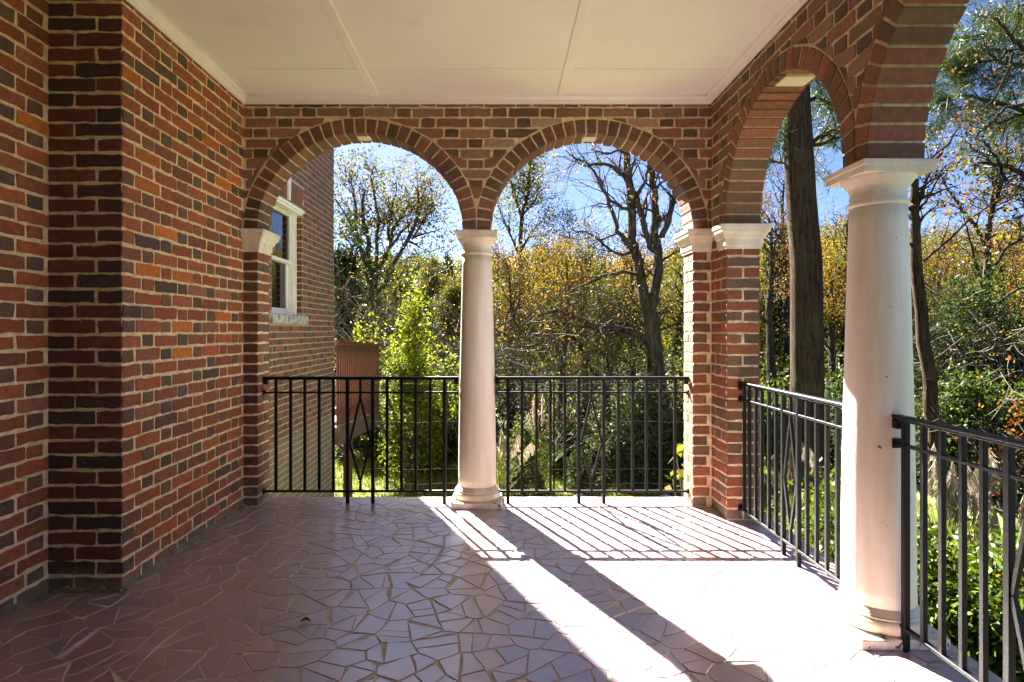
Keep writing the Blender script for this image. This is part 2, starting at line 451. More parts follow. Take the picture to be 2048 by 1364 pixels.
# wing beyond the porch with its window
XW, YW0, YW1 = -2.21, YB + TB, 8.03
WY0, WY1, WZ0, WZ1 = 5.83, 6.73, 1.335, 2.53
def wing():
    b = MB(); t = .28
    b.box(XW - t, XW, YW0, WY0, -1.9, 6.4); b.box(XW - t, XW, WY1, YW1, -1.9, 6.4)
    b.box(XW - t, XW, WY0, WY1, -1.9, WZ0); b.box(XW - t, XW, WY0, WY1, WZ1, 6.4)
    b.box(-6.5, XW - t, YW1 - .28, YW1 - .002, -1.9, 6.4); b.box(-6.5, -6.2, YW0, YW1 - .28, -1.9, 6.4)
    b.box(-6.5, XW - t, YW0 + .002, YW0 + .2, 3.1, 6.4)
    b.box(-6.2, XW - t, YW0 + .2, YW1 - .28, 6.1, 6.38)
    w = b.build('wing_wall', M['mortar_wing'], house)
    k = MB(); z0 = -24 * CO
    SY0, SY1, SZ1 = WY0 - .09, WY1 + .10, WZ1 + .225
    def al(kk, za, zb):
        zc = (za + zb) / 2
        if WZ0 - .11 < zc < WZ0: return [(0, WY0 - .07 - YW0), (WY1 + .12 - YW0, YW1 - YW0)]
        if WZ0 < zc < WZ1: return [(0, WY0 - YW0), (WY1 - YW0, YW1 - YW0)]
        if WZ1 < zc < SZ1:
            s = (zc - WZ1) / .225 * .06
            return [(0, WY0 - .02 - s - YW0), (WY1 + .02 + s - YW0, YW1 - YW0)]
        return [(0, YW1 - YW0)]
    lay(k, lambda u, z, d: (XW + d, YW0 + u, z), YW1 - YW0, z0, range(0, 92), pal_wing, rng, flemish(.1), al, rough=.0008)
    # flat arch of soldier bricks
    n = 15
    for i in range(n):
        if i == n // 2: continue
        a = WY0 + (WY1 - WY0) * i / n; e = WY0 + (WY1 - WY0) * (i + 1) / n; mid = (WY0 + WY1) / 2
        f = lambda y: mid + (y - mid) * 1.14
        pts = [(a + .005, WZ1 + .004), (e - .005, WZ1 + .004), (f(e) - .005, WZ1 + .22), (f(a) + .005, WZ1 + .22)]
        prism(k, pts, lambda u, z, d: (XW + d, u, z), -.004, .006, .003, pal_wing(False, rng, 0, 0))
    # reveal bricks, the recess shade put into their colour
    for (yy, sg) in ((WY1, -1), (WY0, 1)):
        lay(k, lambda u, z, d: (XW - u, yy + sg * d, z), .09, z0, range(44, 61), pal_shaded, rng, lambda kk, W: [(0, W)], lambda kk, za, zb: [(0, .09)] if za > WZ0 and zb < WZ1 else [])
    k.build('brickwork', M['brick_wing'], w)
    win = MB(); xf = XW - .075
    fw = .075
    for (y0, y1, z0_, z1) in ((WY0, WY0 + fw, WZ0, WZ1), (WY1 - fw, WY1, WZ0, WZ1), (WY0 + fw, WY1 - fw, WZ1 - fw, WZ1), (WY0 + fw, WY1 - fw, WZ0, WZ0 + .03)):
        win.box(xf - .10, xf, y0, y1, z0_, z1, bev=.003)
    for (y0, y1, z0_, z1) in ((WY0, WY0 + .03, WZ0, WZ1), (WY1 - .03, WY1, WZ0, WZ1)):
        win.box(xf, xf + .018, y0, y1, z0_, z1, bev=.003)
    f = win.build('window', M['white_wood'], house)
    hd = MB(); hd.box(xf, XW + .022, WY0 - .0, WY1 + .03, WZ1 - .055, WZ1 - .02, bev=.004); hd.box(xf, XW + .008, WY0, WY1, WZ1 - .08, WZ1 - .057, bev=.003); hd.build('head_trim', M['trim'], f)
    s1 = MB(); s2 = MB(); zm = (WZ0 + WZ1) / 2 - .02
    def sash(mb, x, z0_, z1):
        a, bb = WY0 + fw, WY1 - fw; r = .04
        mb.box(x - .03, x, a, a + r, z0_, z1, bev=.003); mb.box(x - .03, x, bb - r, bb, z0_, z1, bev=.003)
        mb.box(x - .03, x, a + r, bb - r, z0_, z0_ + r, bev=.003); mb.box(x - .03, x, a + r, bb - r, z1 - r, z1, bev=.003)
    sash(s1, xf - .02, zm - .02, WZ1 - fw); sash(s2, xf - .055, WZ0 + .03, zm + .02)
    s1.build('sash', M['white_wood'], f); s2.build('sash', M['white_wood'], f)
    for x, z0_, z1 in ((xf - .035, zm + .01, WZ1 - fw - .03), (xf - .07, WZ0 + .06, zm - .01)):
        p = MB(); p.box(x - .004, x, WY0 + fw + .03, WY1 - fw - .03, z0_, z1); p.build('pane', M['glass'], f)
    cu = MB(); r = []
    for i in range(40):
        y = WY0 + .3 + .55 * i / 39; r.append([(xf - .17 + .016 * math.sin(i * 1.3), y, WZ0), (xf - .17 + .012 * math.sin(i * 1.3 + .4), y, WZ0 + .62)])
    cu.grid(r, closed=False); cu.build('curtain', M['curtain'], f)
    rm = MB(); rm.box(xf - 1.4, xf - 1.35, WY0 - .6, WY1 + .6, WZ0 - .6, WZ1 + .5); rm.build('room_back', M['dark'], f)
    si = MB(); si.box(XW - .12, XW + .04, WY0 - .06, WY1 + .11, WZ0 - .105, WZ0 - .004, bev=.006); si.build('sill', M['sill'], f)
    ks = MB(); y = (WY0 + WY1) / 2; ks.grid([[(XW, y - .03, WZ1), (XW + .022, y - .03, WZ1), (XW + .022, y + .03, WZ1), (XW, y + .03, WZ1)], [(XW, y - .045, WZ1 + .26), (XW + .022, y - .045, WZ1 + .26), (XW + .022, y + .045, WZ1 + .26), (XW, y + .045, WZ1 + .26)]], caps=True)
    ks.build('keystone', M['white_wood'], f)
wing()

# ------------------------------------------------------------------ back arcade
back = thing('arcade_wall', 'weathered brick arcade wall with two round arches at the end of the porch', 'arcade wall', (0, YB + .1, 0))
def back_arcade():
    rng = random.Random(5)
    b, k = MB(), MB()
    # u is measured from the left wall (XL)
    a1 = ((-.917) - XL, .676, .640); a2 = (.6115 - XL, .6675, .634)
    mid = -.1485 - XL
    arch_wall(b, k, frame_back, TB, -.0, XR - XL + TR, ZC + .12, ZS, (a1, a2), ((0, mid), (mid, 9)), pal_back, rng, .0, range(27, 41), flemish(.14))
    # left stub and corner stub below the springing
    b.box(XL, -1.593 - .006, YB, YB + TB, -.3, ZS); b.box(1.28 + .006, XR + .01, YB, YB + TB, -.3, ZS)
    n = range(0, 27)
    lay(k, frame_back, -1.593 - XL, 0, n, pal_shaded, rng, lambda kk, W: [(0, W)])
    lay(k, lambda u, z, d: (-1.593 - .006 + d, YB + u, z), TB, 0, n, pal_pier, rng, lambda kk, W: [(0, W)] if kk % 2 else [(0, W / 2 - .005), (W / 2 + .005, W)])
    lay(k, lambda u, z, d: (1.28 + u, YB - d, z), .12, 0, n, pal_pier, rng, lambda kk, W: [(0, W - .006)] if kk % 2 else [(0, W - .028)])
    lay(k, lambda u, z, d: (1.286 - d, YB + u, z), TB, 0, n, pal_pier, rng, lambda kk, W: [(0, W)] if kk % 2 else [(0, W / 2 - .005), (W / 2 + .005, W)])
    w = b.build('wall', M['mortar_back'], back)
    k.build('brickwork', M['brick_back'], w)
    for (x0, x1, sd) in ((XL + .002, -1.593, (0, 1, 1, 1)), (1.28, XR + .004, (1, 0, 1, 1))):
        m_ = MB(); stack(m_, [(ZS + z, o) for z, o in IMPOST], x0, x1, YB - .004, YB + TB, sd); m_.build('impost', M['stone'], back)
    for uc, a, bb in (a1, a2):
        m_ = MB(); x = XL + uc; zt = ZS + bb
        m_.box(x - .048, x + .048, YB + .06, YB + TB - .045, zt - .003, zt + .02, bev=.003); m_.build('crown_plug', M['stone'], back)
back_arcade()

side = thing('arcade_wall', 'mossy brick arcade wall with tall arches along the open right side of the porch', 'arcade wall', (XR + .1, 2.5, 0))
def side_arcade():
    rng = random.Random(8)
    b, k = MB(), MB()
    A = [(3.0625, .6275, .632), (1.6415, .6275, .632), (.2205, .6275, .632)]
    mids = [2.352, .931]
    L = [(mids[0], 9), (mids[1], mids[0]), (-.49, mids[1])]
    arch_wall(b, k, frame_side, TR, -.56, YB, ZC + .12, ZSR, A, L, pal_side, rng, .0, range(27, 41), flemish(.08))
    b.box(XR + .006, XR + TR - .006, YP + .006, YB + TB - .001, -.3, ZSR - .003)
    b.box(XR, XR + TR, -.56, -.40, -.3, ZSR)
    n = range(0, 27)
    lay(k, lambda u, z, d: (XR + u, YP + .006 - d, z), TR, 0, n, pal_pier, rng, lambda kk, W: [(0, W)] if kk % 2 else [(0, W / 2 - .006), (W / 2 + .006, W)])
    lay(k, lambda u, z, d: (XR + .006 - d, YP + u, z), YB - YP, 0, n, pal_pier, rng, lambda kk, W: [(0, .098), (.109, .205), (.216, W - .005)] if kk % 2 else [(0, .2), (.211, W - .005)])
    lay(k, lambda u, z, d: (XR + TR - .006 + d, YP + u, z), YB + TB - YP, 0, n, pal_pier, rng, flemish())
    w = b.build('wall', M['mortar_back'], side)
    k.build('brickwork', M['brick_side'], w)
    m_ = MB(); stack(m_, [(ZSR + z, o) for z, o in IMPOST], XR, XR + TR, YP, YP + .125, (1, 1, 1, 0)); m_.build('impost', M['stone'], side)
    for uc, a, bb in A[:2]:
        m_ = MB(); zt = ZSR + bb
        m_.box(XR + .035, XR + TR - .02, uc - .06, uc + .06, zt - .010, zt + .02, bev=.003); m_.build('crown_plug', M['stone'], side)
side_arcade()

# ------------------------------------------------------------------ columns
def lathe(mb, prof, cx, cy, n=48, jit=None):
    mb.grid([[(cx + r * math.cos(2 * math.pi * i / n), cy + r * math.sin(2 * math.pi * i / n), z) for i in range(n)] for r, z in prof], caps=True)
def column(cx, cy, ztop, label):
    c = thing('column', label, 'column', (cx, cy, 0), 'white columns of the porch arcades')
    rg = random.Random(int(cx * 100 + cy * 37))
    m = MB(); h = .166
    rings = []
    for z, o in ((-.005, 0), (.004, .004), (.030, .003), (.036, .0), (.037, -.006)):
        ring = []
        for (sx, sy, ex, ey) in ((-1, -1, 1, -1), (1, -1, 1, 1), (1, 1, -1, 1), (-1, 1, -1, -1)):
            for i in range(10):
                t = i / 10; q = .965 if i == 0 else 1
                x = (sx + (ex - sx) * t) * (h + o) * q + rg.gauss(0, .0012); y = (sy + (ey - sy) * t) * (h + o) * q + rg.gauss(0, .0012)
                ring.append((cx + x, cy + y, z))
        rings.append(ring)
    m.grid(rings, caps=True); m.build('plinth', M['paint_foot'], c)
    m = MB(); prof = []
    for i in range(9):
        t = -math.pi / 2 + math.pi * i / 8; prof.append((.139 + .021 * math.cos(t) ** .8 if i not in (0, 8) else .139, .062 + .027 * math.sin(t)))
    prof += [(.146, .090), (.146, .096), (.139, .098), (.139, .106), (.134, .108), (.1285, .128)]
    lathe(m, prof, cx, cy); m.build('base_moulding', M['paint_foot'], c, True)
    m = MB(); prof = []; z0, z1 = .118, ztop - .155
    for i in range(25):
        t = i / 24; r = .1275 - .0285 * max(0, (t - .12) / .88) ** 1.35
        if t < .04: r += .002 * (1 - t / .04)
        prof.append((r, z0 + (z1 - z0) * t))
    lathe(m, prof, cx, cy); m.build('shaft', M['paint'], c, True)
    m = MB(); z = ztop
    prof = [(.098, z - .158), (.104, z - .155), (.107, z - .149), (.107, z - .143), (.103, z - .138), (.0975, z - .136), (.0975, z - .098), (.100, z - .095), (.101, z - .088), (.107, z - .080), (.116, z - .068), (.124, z - .056), (.129, z - .050), (.130, z - .044)]
    lathe(m, prof, cx, cy); m.build('capital', M['paint'], c, True)
    m = MB(); stack(m, [(z - .045, .0), (z - .022, .001), (z - .020, .006), (z - .004, .007), (z, .003)], cx - .132, cx + .132, cy - .132, cy + .132, (1, 1, 1, 1)); m.build('abacus', M['stone'], c)
    return c
column(-.1485, 4.085, ZS, 'white round column standing between the two end arches')
column(1.490, 2.360, ZSR - .008, 'white round column on the right with black railing on both sides')
column(1.490, .931, ZSR - .004, 'white round column nearest the camera on the right, carrying the closest arch')

# ------------------------------------------------------------------ ceiling
ceil = tag(thing('ceiling', 'cream painted boarded ceiling with flat battens and edge moulding', 'ceiling', (0, 2, ZC)), kind='structure')
b = MB(); b.box(-3.2, XR + .001, -3, YB - .001, ZC, 2.9); b.box(-3.2, XR + TR - .003, -3.2, YB + TB - .003, 2.903, 3.08); b.build('panel', M['ceiling'], ceil)
for x in (-.81, .404):
    b = MB(); b.box(x - .026, x + .026, -3, YB - .02, ZC - .009, ZC, bev=.002); b.build('batten', M['trim'], ceil)
for x0, x1 in ((XL + .03, -.838), (-.782, .376), (.432, XR - .03)):
    b = MB(); b.box(x0, x1, 3.533 - .006, 3.533 + .006, ZC - .0035, ZC + .001); b.build('joint_strip', M['trim'], ceil)
b = MB()
def cornice(p0, p1, nrm):
    prof = [(.0, -.048), (.010, -.048), (.013, -.040), (.020, -.036), (.022, -.026), (.034, -.016), (.040, -.012), (.042, -.002), (.060, -.002), (.062, .004)]
    b.grid([[(p[0] + nrm[0] * o, p[1] + nrm[1] * o, ZC + z) for o, z in prof] for p in (p0, p1)], closed=False)
cornice((XL + .004, YC), (XL + .004, YB), (1, 0)); cornice((XL, YB - .006), (XR, YB - .006), (0, -1)); cornice((XR - .006, YB), (XR - .006, -3), (-1, 0)); cornice((XC2 + .006, -3), (XC2 + .006, YC), (1, 0)); cornice((XC2, YC - .006), (XL, YC - .006), (0, -1))
b.build('cornice', M['trim'], ceil)

# unseen walls added behind the camera to keep skylight out of the porch
endw = thing('added_end_wall', 'unseen brick end wall added behind the camera to darken the porch', 'wall', (0, -1, 0))
b = MB(); b.box(-3.2, XR + TR, -1.3, -.95, .001, 2.7); b.box(XR, XR + TR, -.949, -.563, .001, 2.7); b.build('wall', M['brick_wing'], endw)

# ------------------------------------------------------------------ floor of broken tiles
def clip(poly, n, d):                             # keep n.p <= d
    out = []
    for i in range(len(poly)):
        a, c = poly[i], poly[(i + 1) % len(poly)]
        da, dc = n[0] * a[0] + n[1] * a[1] - d, n[0] * c[0] + n[1] * c[1] - d
        if da <= 0: out.append(a)
        if (da < 0 < dc) or (dc < 0 < da):
            t = da / (da - dc); out.append((a[0] + (c[0] - a[0]) * t, a[1] + (c[1] - a[1]) * t))
    return out
def inset(poly, gaps):
    s = sum(poly[i][0] * poly[(i + 1) % len(poly)][1] - poly[(i + 1) % len(poly)][0] * poly[i][1] for i in range(len(poly)))
    if s < 0: poly = poly[::-1]
    out = poly
    for i in range(len(poly)):
        a, c = poly[i], poly[(i + 1) % len(poly)]; L = math.dist(a, c)
        if L < 1e-6: continue
        n = ((c[1] - a[1]) / L, -(c[0] - a[0]) / L)
        out = clip(out, n, n[0] * a[0] + n[1] * a[1] - gaps())
        if len(out) < 3: return None
    return out
FX0, FX1, FY0, FY1 = -2.06, 1.69, -3.0, 4.212
def porch_floor():
    rng = random.Random(21)
    fl = tag(thing('floor', 'porch floor of broken mauve tiles in grey mortar', 'floor', (0, 2, 0)), kind='structure')
    b = MB(); b.box(FX0, FX1, FY0, FY1, -.30, -.0024); b.build('slab', M['grout'], fl)
    # broken shards: cells around scattered points, many of them snapped once more, their short edges knocked off
    g = .142; tiles = []; pts_ = []; bk = {}
    for _ in range(60000):
        if len(pts_) > 1.04 * (FX1 - FX0 + .4) * (FY1 - FY0 + .4) / (g * g): break
        q = (rng.uniform(FX0 - .2, FX1 + .2), rng.uniform(FY0 - .2, FY1 + .2)); kk = (int(q[0] // g), int(q[1] // g))
        if any(math.dist(q, r_) < .066 for a_ in (-1, 0, 1) for b_ in (-1, 0, 1) for r_ in bk.get((kk[0] + a_, kk[1] + b_), ())): continue
        pts_.append(q); bk.setdefault(kk, []).append(q)
    for c in pts_:
        if not (FX0 < c[0] < FX1 and FY0 < c[1] < FY1): continue
        kk = (int(c[0] // g), int(c[1] // g)); p = [(c[0] - .3, c[1] - .3), (c[0] + .3, c[1] - .3), (c[0] + .3, c[1] + .3), (c[0] - .3, c[1] + .3)]
        nb = sorted((math.dist(q, c), q) for a_ in range(-3, 4) for b_ in range(-3, 4) for q in bk.get((kk[0] + a_, kk[1] + b_), ()) if q != c)
        for L, q in nb[:26]:
            n = ((q[0] - c[0]) / L, (q[1] - c[1]) / L)
            p = clip(p, n, n[0] * (c[0] + q[0]) / 2 + n[1] * (c[1] + q[1]) / 2)
            if len(p) < 3: break
        for n, d in (((-1, 0), -FX0), ((1, 0), FX1), ((0, -1), -FY0), ((0, 1), FY1)):
            if len(p) > 2: p = clip(p, n, d)
        if len(p) < 3: continue
        parts = [p]
        def snap(q):
            for _ in range(6):
                far = max(((math.dist(q[x], q[y]), x, y) for x in range(len(q)) for y in range(x)), key=lambda t: t[0])
                th = math.atan2(q[far[1]][1] - q[far[2]][1], q[far[1]][0] - q[far[2]][0]) + rng.gauss(0, .6); n = (math.cos(th), math.sin(th))
                d = n[0] * sum(t[0] for t in q) / len(q) + n[1] * sum(t[1] for t in q) / len(q) + rng.gauss(0, .016)
                a_, b_ = clip(q, n, d), clip(q, (-n[0], -n[1]), -d)
                if len(a_) > 2 and len(b_) > 2 and min(area(a_), area(b_)) > .003: return [a_, b_]
            return [q]
        if rng.random() < .85 and area(p) > .010: parts = snap(p)
        parts = [t for q in parts for t in (snap(q) if area(q) > .014 and rng.random() < .7 else [q])]
        for q in parts:
            q = list(q); k = 0
            while len(q) > 3 and k < 6:
                e = [(math.dist(q[t], q[(t + 1) % len(q)]), t) for t in range(len(q))]; L, t = min(e)
                if L > .026: break
                k += 1; u = (t + 1) % len(q)
                if rng.random() < .5: q.pop(u)
                else: q.pop(t)
            tiles.append(q)
    m = MB()
    for p in tiles:
        q = inset(p, lambda: max(.0010, rng.gauss(.0021, .0009)))
        if q is None or area(q) < 6e-4: continue
        # clip a corner now and then, nudge the shard
        cx = sum(t[0] for t in q) / len(q); cy = sum(t[1] for t in q) / len(q)
        a = rng.gauss(0, .018); ca, sa = math.cos(a), math.sin(a); k = rng.uniform(.975, 1.0)
        q = [(cx + ((x - cx) * ca - (y - cy) * sa) * k, cy + ((x - cx) * sa + (y - cy) * ca) * k) for x, y in q]
        qq = []
        for i in range(len(q)):
            a_, c_ = q[i], q[(i + 1) % len(q)]; qq.append(a_)
            if math.dist(a_, c_) > .07:
                t = rng.uniform(.3, .7); L = math.dist(a_, c_); e = rng.gauss(0, .0022)
                qq.append((a_[0] + (c_[0] - a_[0]) * t - (c_[1] - a_[1]) / L * e, a_[1] + (c_[1] - a_[1]) * t + (c_[0] - a_[0]) / L * e))
        tx, ty, h = rng.gauss(0, .0045), rng.gauss(0, .0045), rng.gauss(0, .0006)
        base = (.33, .205, .240); r = rng.random()
        if r < .12: base = (.28, .19, .245)
        elif r < .22: base = (.37, .225, .225)
        prism(m, qq, lambda u, v, d: (u, v, d + h + tx * (u - cx) + ty * (v - cy)), -.005, .0, .0014, shade(base, rng, .15))
    m.build('tile_shards', M['tile'], fl)
    e = MB(); e.box(FX0, FX1 - .01, FY1 - .10, FY1 - .02, -1.75, -.302); e.box(FX1 - .10, FX1 - .02, FY0, FY1 - .101, -1.75, -.302); e.build('foundation', M['concrete'], fl)
porch_floor()

# ------------------------------------------------------------------ railings
def railing(name, label, p0, p1, bars, dia, posts, ends, zt=.853, zm=.748, zb=.081):
    """p0,p1: ends on plan; bars/dia/posts: distances along; a diamond sits at `dia`"""
    p0, p1 = Vector((*p0, 0)), Vector((*p1, 0)); U = (p1 - p0).normalized(); L = (p1 - p0).length; V = Vector((-U.y, U.x, 0)); Zv = Vector((0, 0, 1))
    root = thing(name, label, 'railing', p0, 'black iron railings of the porch')
    def W(u, v, z): return p0 + U * u + V * v + Zv * z
    def bx(mb, u0, u1, v0, v1, z0, z1, bev=.0015):
        t = MB(); t.box(u0, u1, v0, v1, z0, z1, bev=bev); n = len(mb.v)
        mb.v += [tuple(W(*q)) for q in t.v]; mb.f += [tuple(n + i for i in f) for f in t.f]; mb.c += t.c; mb.m += t.m
    m = MB(); bx(m, 0, L, -.019, .019, zt - .010, zt + .002, .003); bx(m, .0, L, -.012, .012, zt - .019, zt - .0105, .002); m.build('top_rail', M['iron'], root)
    m = MB(); bx(m, 0, L, -.009, .009, zm - .006, zm + .006); m.build('middle_rail', M['iron'], root)
    m = MB(); bx(m, 0, L, -.010, .010, zb - .007, zb + .006); m.build('bottom_rail', M['iron'], root)
    for u in bars:
        m = MB(); bx(m, u - .009, u + .009, -.0085, .0085, zb, zt - .018); m.build('bar', M['iron'], root)
    for u in posts:
        m = MB(); bx(m, u - .011, u + .011, -.0105, .0105, -.003, zt - .018); m.build('post', M['iron'], root)
    m = MB(); hw = (posts[1] - posts[0]) / 2 - .0145 if len(posts) > 1 else .07
    def strip(a, c):
        (u0, z0), (u1, z1) = a, c; l = math.hypot(u1 - u0, z1 - z0); nu, nz = -(z1 - z0) / l * .0068, (u1 - u0) / l * .0068
        lo = [W(u0 + nu, -.007, z0 + nz), W(u0 - nu, -.007, z0 - nz), W(u0 - nu, .007, z0 - nz), W(u0 + nu, .007, z0 + nz)]
        hi = [W(u1 + nu, -.007, z1 + nz), W(u1 - nu, -.007, z1 - nz), W(u1 - nu, .007, z1 - nz), W(u1 + nu, .007, z1 + nz)]
        m.grid([lo, hi], caps=True)
    zT, zM, zB = .700, .405, .160
    bx(m, dia - .0075, dia + .0075, -.0074, .0074, zT - .01, zt - .018); bx(m, dia - .0075, dia + .0075, -.0074, .0074, zb, zB + .01)
    for s in (-1, 1):
        strip((dia + s * .004, zT), (dia + s * hw, zM + .003)); strip((dia + s * hw, zM - .003), (dia + s * .004, zB))
    m.build('diamond', M['iron'], root)
    for u in ends:
        for z in (zt - .035, zm, zb):
            m = MB(); e = .03 if u < L / 2 else -.03
            if z == zt - .035: bx(m, min(u, u + e), max(u, u + e), -.017, .017, z - .014, z + .018, .003)
            else: bx(m, min(u, u + e * .3), max(u, u + e * .3), -.016, .016, z - .018, z + .018, .002)
            m.build('bracket', M['iron'], root)
    return root
YR = 4.058
def bx_of(pxs): return [(p - VX) * YR / FP for p in pxs]
x0 = -1.593; L_ = bx_of([552.1, 581.5, 609.8, 638.6, 666.9, 774.3, 803.2, 831.5, 860.5])
railing('railing', 'black iron railing with a diamond in the end arch beside the brick wall', (x0, YR), (-.272, YR), [x - x0 for x in L_], bx_of([720.8])[0] - x0, [x - x0 for x in bx_of([695.2, 745.7, 888.8])], (0, 1.321))
x0 = -.026; L_ = bx_of([1043.9, 1072.7, 1100.8, 1129.6, 1236.6, 1265, 1292.9, 1321, 1350.1])
rr = railing('railing', 'black iron railing with a diamond in the end arch, casting barred shadows on the floor', (x0, YR), (1.282, YR), [x - x0 for x in L_], bx_of([1182.6])[0] - x0, [x - x0 for x in bx_of([1157.4, 1207.3])] + [bx_of([1015.8])[0] - x0], (0, 1.306))
XS = 1.484
railing('railing', 'black iron railing on the right between the brick pier and the white column', (XS, YP - .003), (XS, 2.462), [YP - y for y in (3.63, 3.556, 3.470, 3.391, 3.300, 3.215, 2.893, 2.805, 2.717, 2.633, 2.55)], YP - 3.055, [YP - 3.135, YP - 2.976], (0, 1.22))
railing('railing', 'black iron railing nearest the camera on the right, running on from the column', (XS, 2.243), (XS, 1.05), [2.243 - y for y in (2.096, 2.009, 1.92, 1.837, 1.49, 1.40, 1.31, 1.22, 1.13)], 2.243 - 1.665, [2.243 - 1.745 + .0, 2.243 - 1.585, 2.243 - 2.19], (0, 1.19))

# small litter on the floor
def litter():
    m = MB(); c = P(611, 1246, 1); Yf = EYE * FP / (1246 - VY); c = P(611, 1246, Yf)
    r = []
    for i in range(7):
        t = i / 6; w = .012 * math.sin(math.pi * min(.97, t + .05)); x = c.x - .02 + .04 * t; z = .003 + .009 * math.sin(3 * t)
        r.append([(x, c.y - w, z + .006), (x, c.y, z), (x, c.y + w, z + .007)])
    m.grid(r, c=(.20, .05, .02), closed=False)
    tag(m.build('fallen_leaf', M['leaf']), 'small curled brown leaf lying on the shaded floor tiles', 'leaf')
litter()

# ------------------------------------------------------------------ land
GZ = -1.6
def ground_z(x, y):
    z = GZ
    if y > 15: z += (y - 15) * .055 + max(0, y - 40) * .10
    z += .12 * math.sin(x * .31 + y * .17) * min(1, max(0, (abs(x) + y - 14) / 8))
    return z - max(0, min(1, (x - 6) / 10)) * .5
def land():
    m = MB(); xs = [-160, -90, -50, -30] + [-20 + 2 * i for i in range(36)] + [60, 80, 110, 170]; ys = [-120, -40, -15] + [-6 + 2 * i for i in range(34)] + [70, 85, 110, 150, 220]
    m.grid([[(x, y, ground_z(x, y)) for x in xs] for y in ys], closed=False)
    tag(m.build('ground', M['ground'], None, True), 'leaf strewn lawn and rising wooded ground beyond the porch', 'ground', kind='structure')
land()

def lawn_sheet():
    m = MB(); xs = [-4.5 + .5 * i for i in range(25)]; ys = [5 + .5 * i for i in range(16)]
    m.grid([[(x, y, ground_z(x, y) + .006) for x in xs] for y in ys], closed=False)
    tag(m.build('lawn', M['lawn'], None, True), 'strip of sunlit mown lawn between the porch and the shrubs', 'lawn', kind='structure')
M['lawn'] = plain_mat('lawn_turf', (.075, .105, .018), .3, 2.5, 1, .5, .02, 30, c2=(.15, .16, .03))
lawn_sheet()
# ------------------------------------------------------------------ leaves as arrays
RS = np.random.RandomState(3)
def leaf_mesh(name, pts, size, cols, mat, parent=None, aspect=.55, updown=0.0, fold=True):
    pts = np.asarray(pts, 'f'); n = len(pts)
    size = np.broadcast_to(np.asarray(size, 'f'), (n,)) * RS.uniform(.65, 1.35, n)
    t = RS.normal(size=(n, 3)); t[:, 2] -= updown; t /= np.linalg.norm(t, axis=1)[:, None]
    q = RS.normal(size=(n, 3)); b = np.cross(t, q); b /= np.linalg.norm(b, axis=1)[:, None]
    s = size[:, None]; w = s * aspect
    v = np.stack([pts - t * s, pts + b * w - t * s * .1, pts + t * s, pts - b * w - t * s * .1], 1).reshape(-1, 3)
    me = D.meshes.new(name); me.vertices.add(4 * n); me.vertices.foreach_set('co', v.astype('f').ravel())
    me.loops.add(4 * n); me.loops.foreach_set('vertex_index', np.arange(4 * n, dtype='i'))
    me.polygons.add(n); me.polygons.foreach_set('loop_start', np.arange(0, 4 * n, 4, dtype='i'))
    a = me.attributes.new('tint', 'FLOAT_COLOR', 'FACE'); c4 = np.ones((n, 4), 'f'); c4[:, :3] = cols
    a.data.foreach_set('color', c4.ravel()); me.materials.append(mat); me.update(); me.validate()
    return link(name, me, parent)
G = dict(green=(.034, .058, .011), lime=(.085, .108, .013), yellow=(.165, .122, .014), gold=(.20, .105, .011), orange=(.19, .066, .012), olive=(.052, .056, .016), dark=(.017, .030, .010), red=(.13, .030, .018), grey=(.060, .075, .040), pine=(.028, .052, .016), rust=(.090, .033, .020), straw=(.42, .33, .20), bright=(.085, .130, .013), glow=(.20, .235, .020))
def pick(n, mixd, v=.25):
    ks = list(mixd); p = np.array([mixd[k] for k in ks], float); p /= p.sum()
    c = np.array([G[k] for k in ks])[RS.choice(len(ks), n, p=p)]
    return c * RS.uniform(1 - v, 1 + v, (n, 1)) * RS.uniform(.93, 1.07, (n, 3))

# ------------------------------------------------------------------ wood
def tube(mb, pts, rad, sides, c=(1, 1, 1)):
    rings = []; up = Vector((.3, .2, 1))
    for i, p in enumerate(pts):
        d = (pts[min(i + 1, len(pts) - 1)] - pts[max(i - 1, 0)])
        if d.length < 1e-6: d = Vector((0, 0, 1))
        d.normalize(); a = d.cross(Vector((0, 1, 0)) if abs(d.y) < .9 else Vector((1, 0, 0))).normalized(); b = d.cross(a)
        rings.append([p + (a * math.cos(2 * math.pi * k / sides) + b * math.sin(2 * math.pi * k / sides)) * rad[i] for k in range(sides)])
    mb.grid(rings, c, caps=False)
def rvec(rng): return Vector((rng.gauss(0, 1), rng.gauss(0, 1), rng.gauss(0, 1)))
def grow(mb, p, d, L, r, lvl, tips, rng, wig=.22, up=.12, kids=(3, 5), minr=.004, ang=(.5, 1.0)):
    n = 4 if lvl else 3; pts = [p.copy()]; rad = [r]; d = d.normalized()
    for i in range(n):
        d = (d + rvec(rng) * wig + Vector((0, 0, up))).normalized(); pts.append(pts[-1] + d * (L / n)); rad.append(max(minr, r * (1 - .72 * (i + 1) / n)))
    tube(mb, pts, rad, 6 if r > .05 else 4 if r > .02 else 3)
    if lvl == 0:
        for i in range(1, n + 1): tips.append(pts[i]); tips.append((pts[i] + pts[i - 1]) / 2)
        return
    for j in range(rng.randint(*kids)):
        t = rng.uniform(.3, 1.0) * n; i = min(n - 1, int(t)); q = pts[i].lerp(pts[i + 1], t - i); dd = (pts[i + 1] - pts[i]).normalized()
        a = dd.orthogonal().normalized(); a.rotate(Matrix.Rotation(rng.uniform(0, 6.283), 3, dd)); th = rng.uniform(*ang)
        grow(mb, q, dd * math.cos(th) + a * math.sin(th), L * rng.uniform(.5, .8), max(minr, r * (1 - .7 * t / n) * .62), lvl - 1, tips, rng, wig, up, kids, minr, ang)
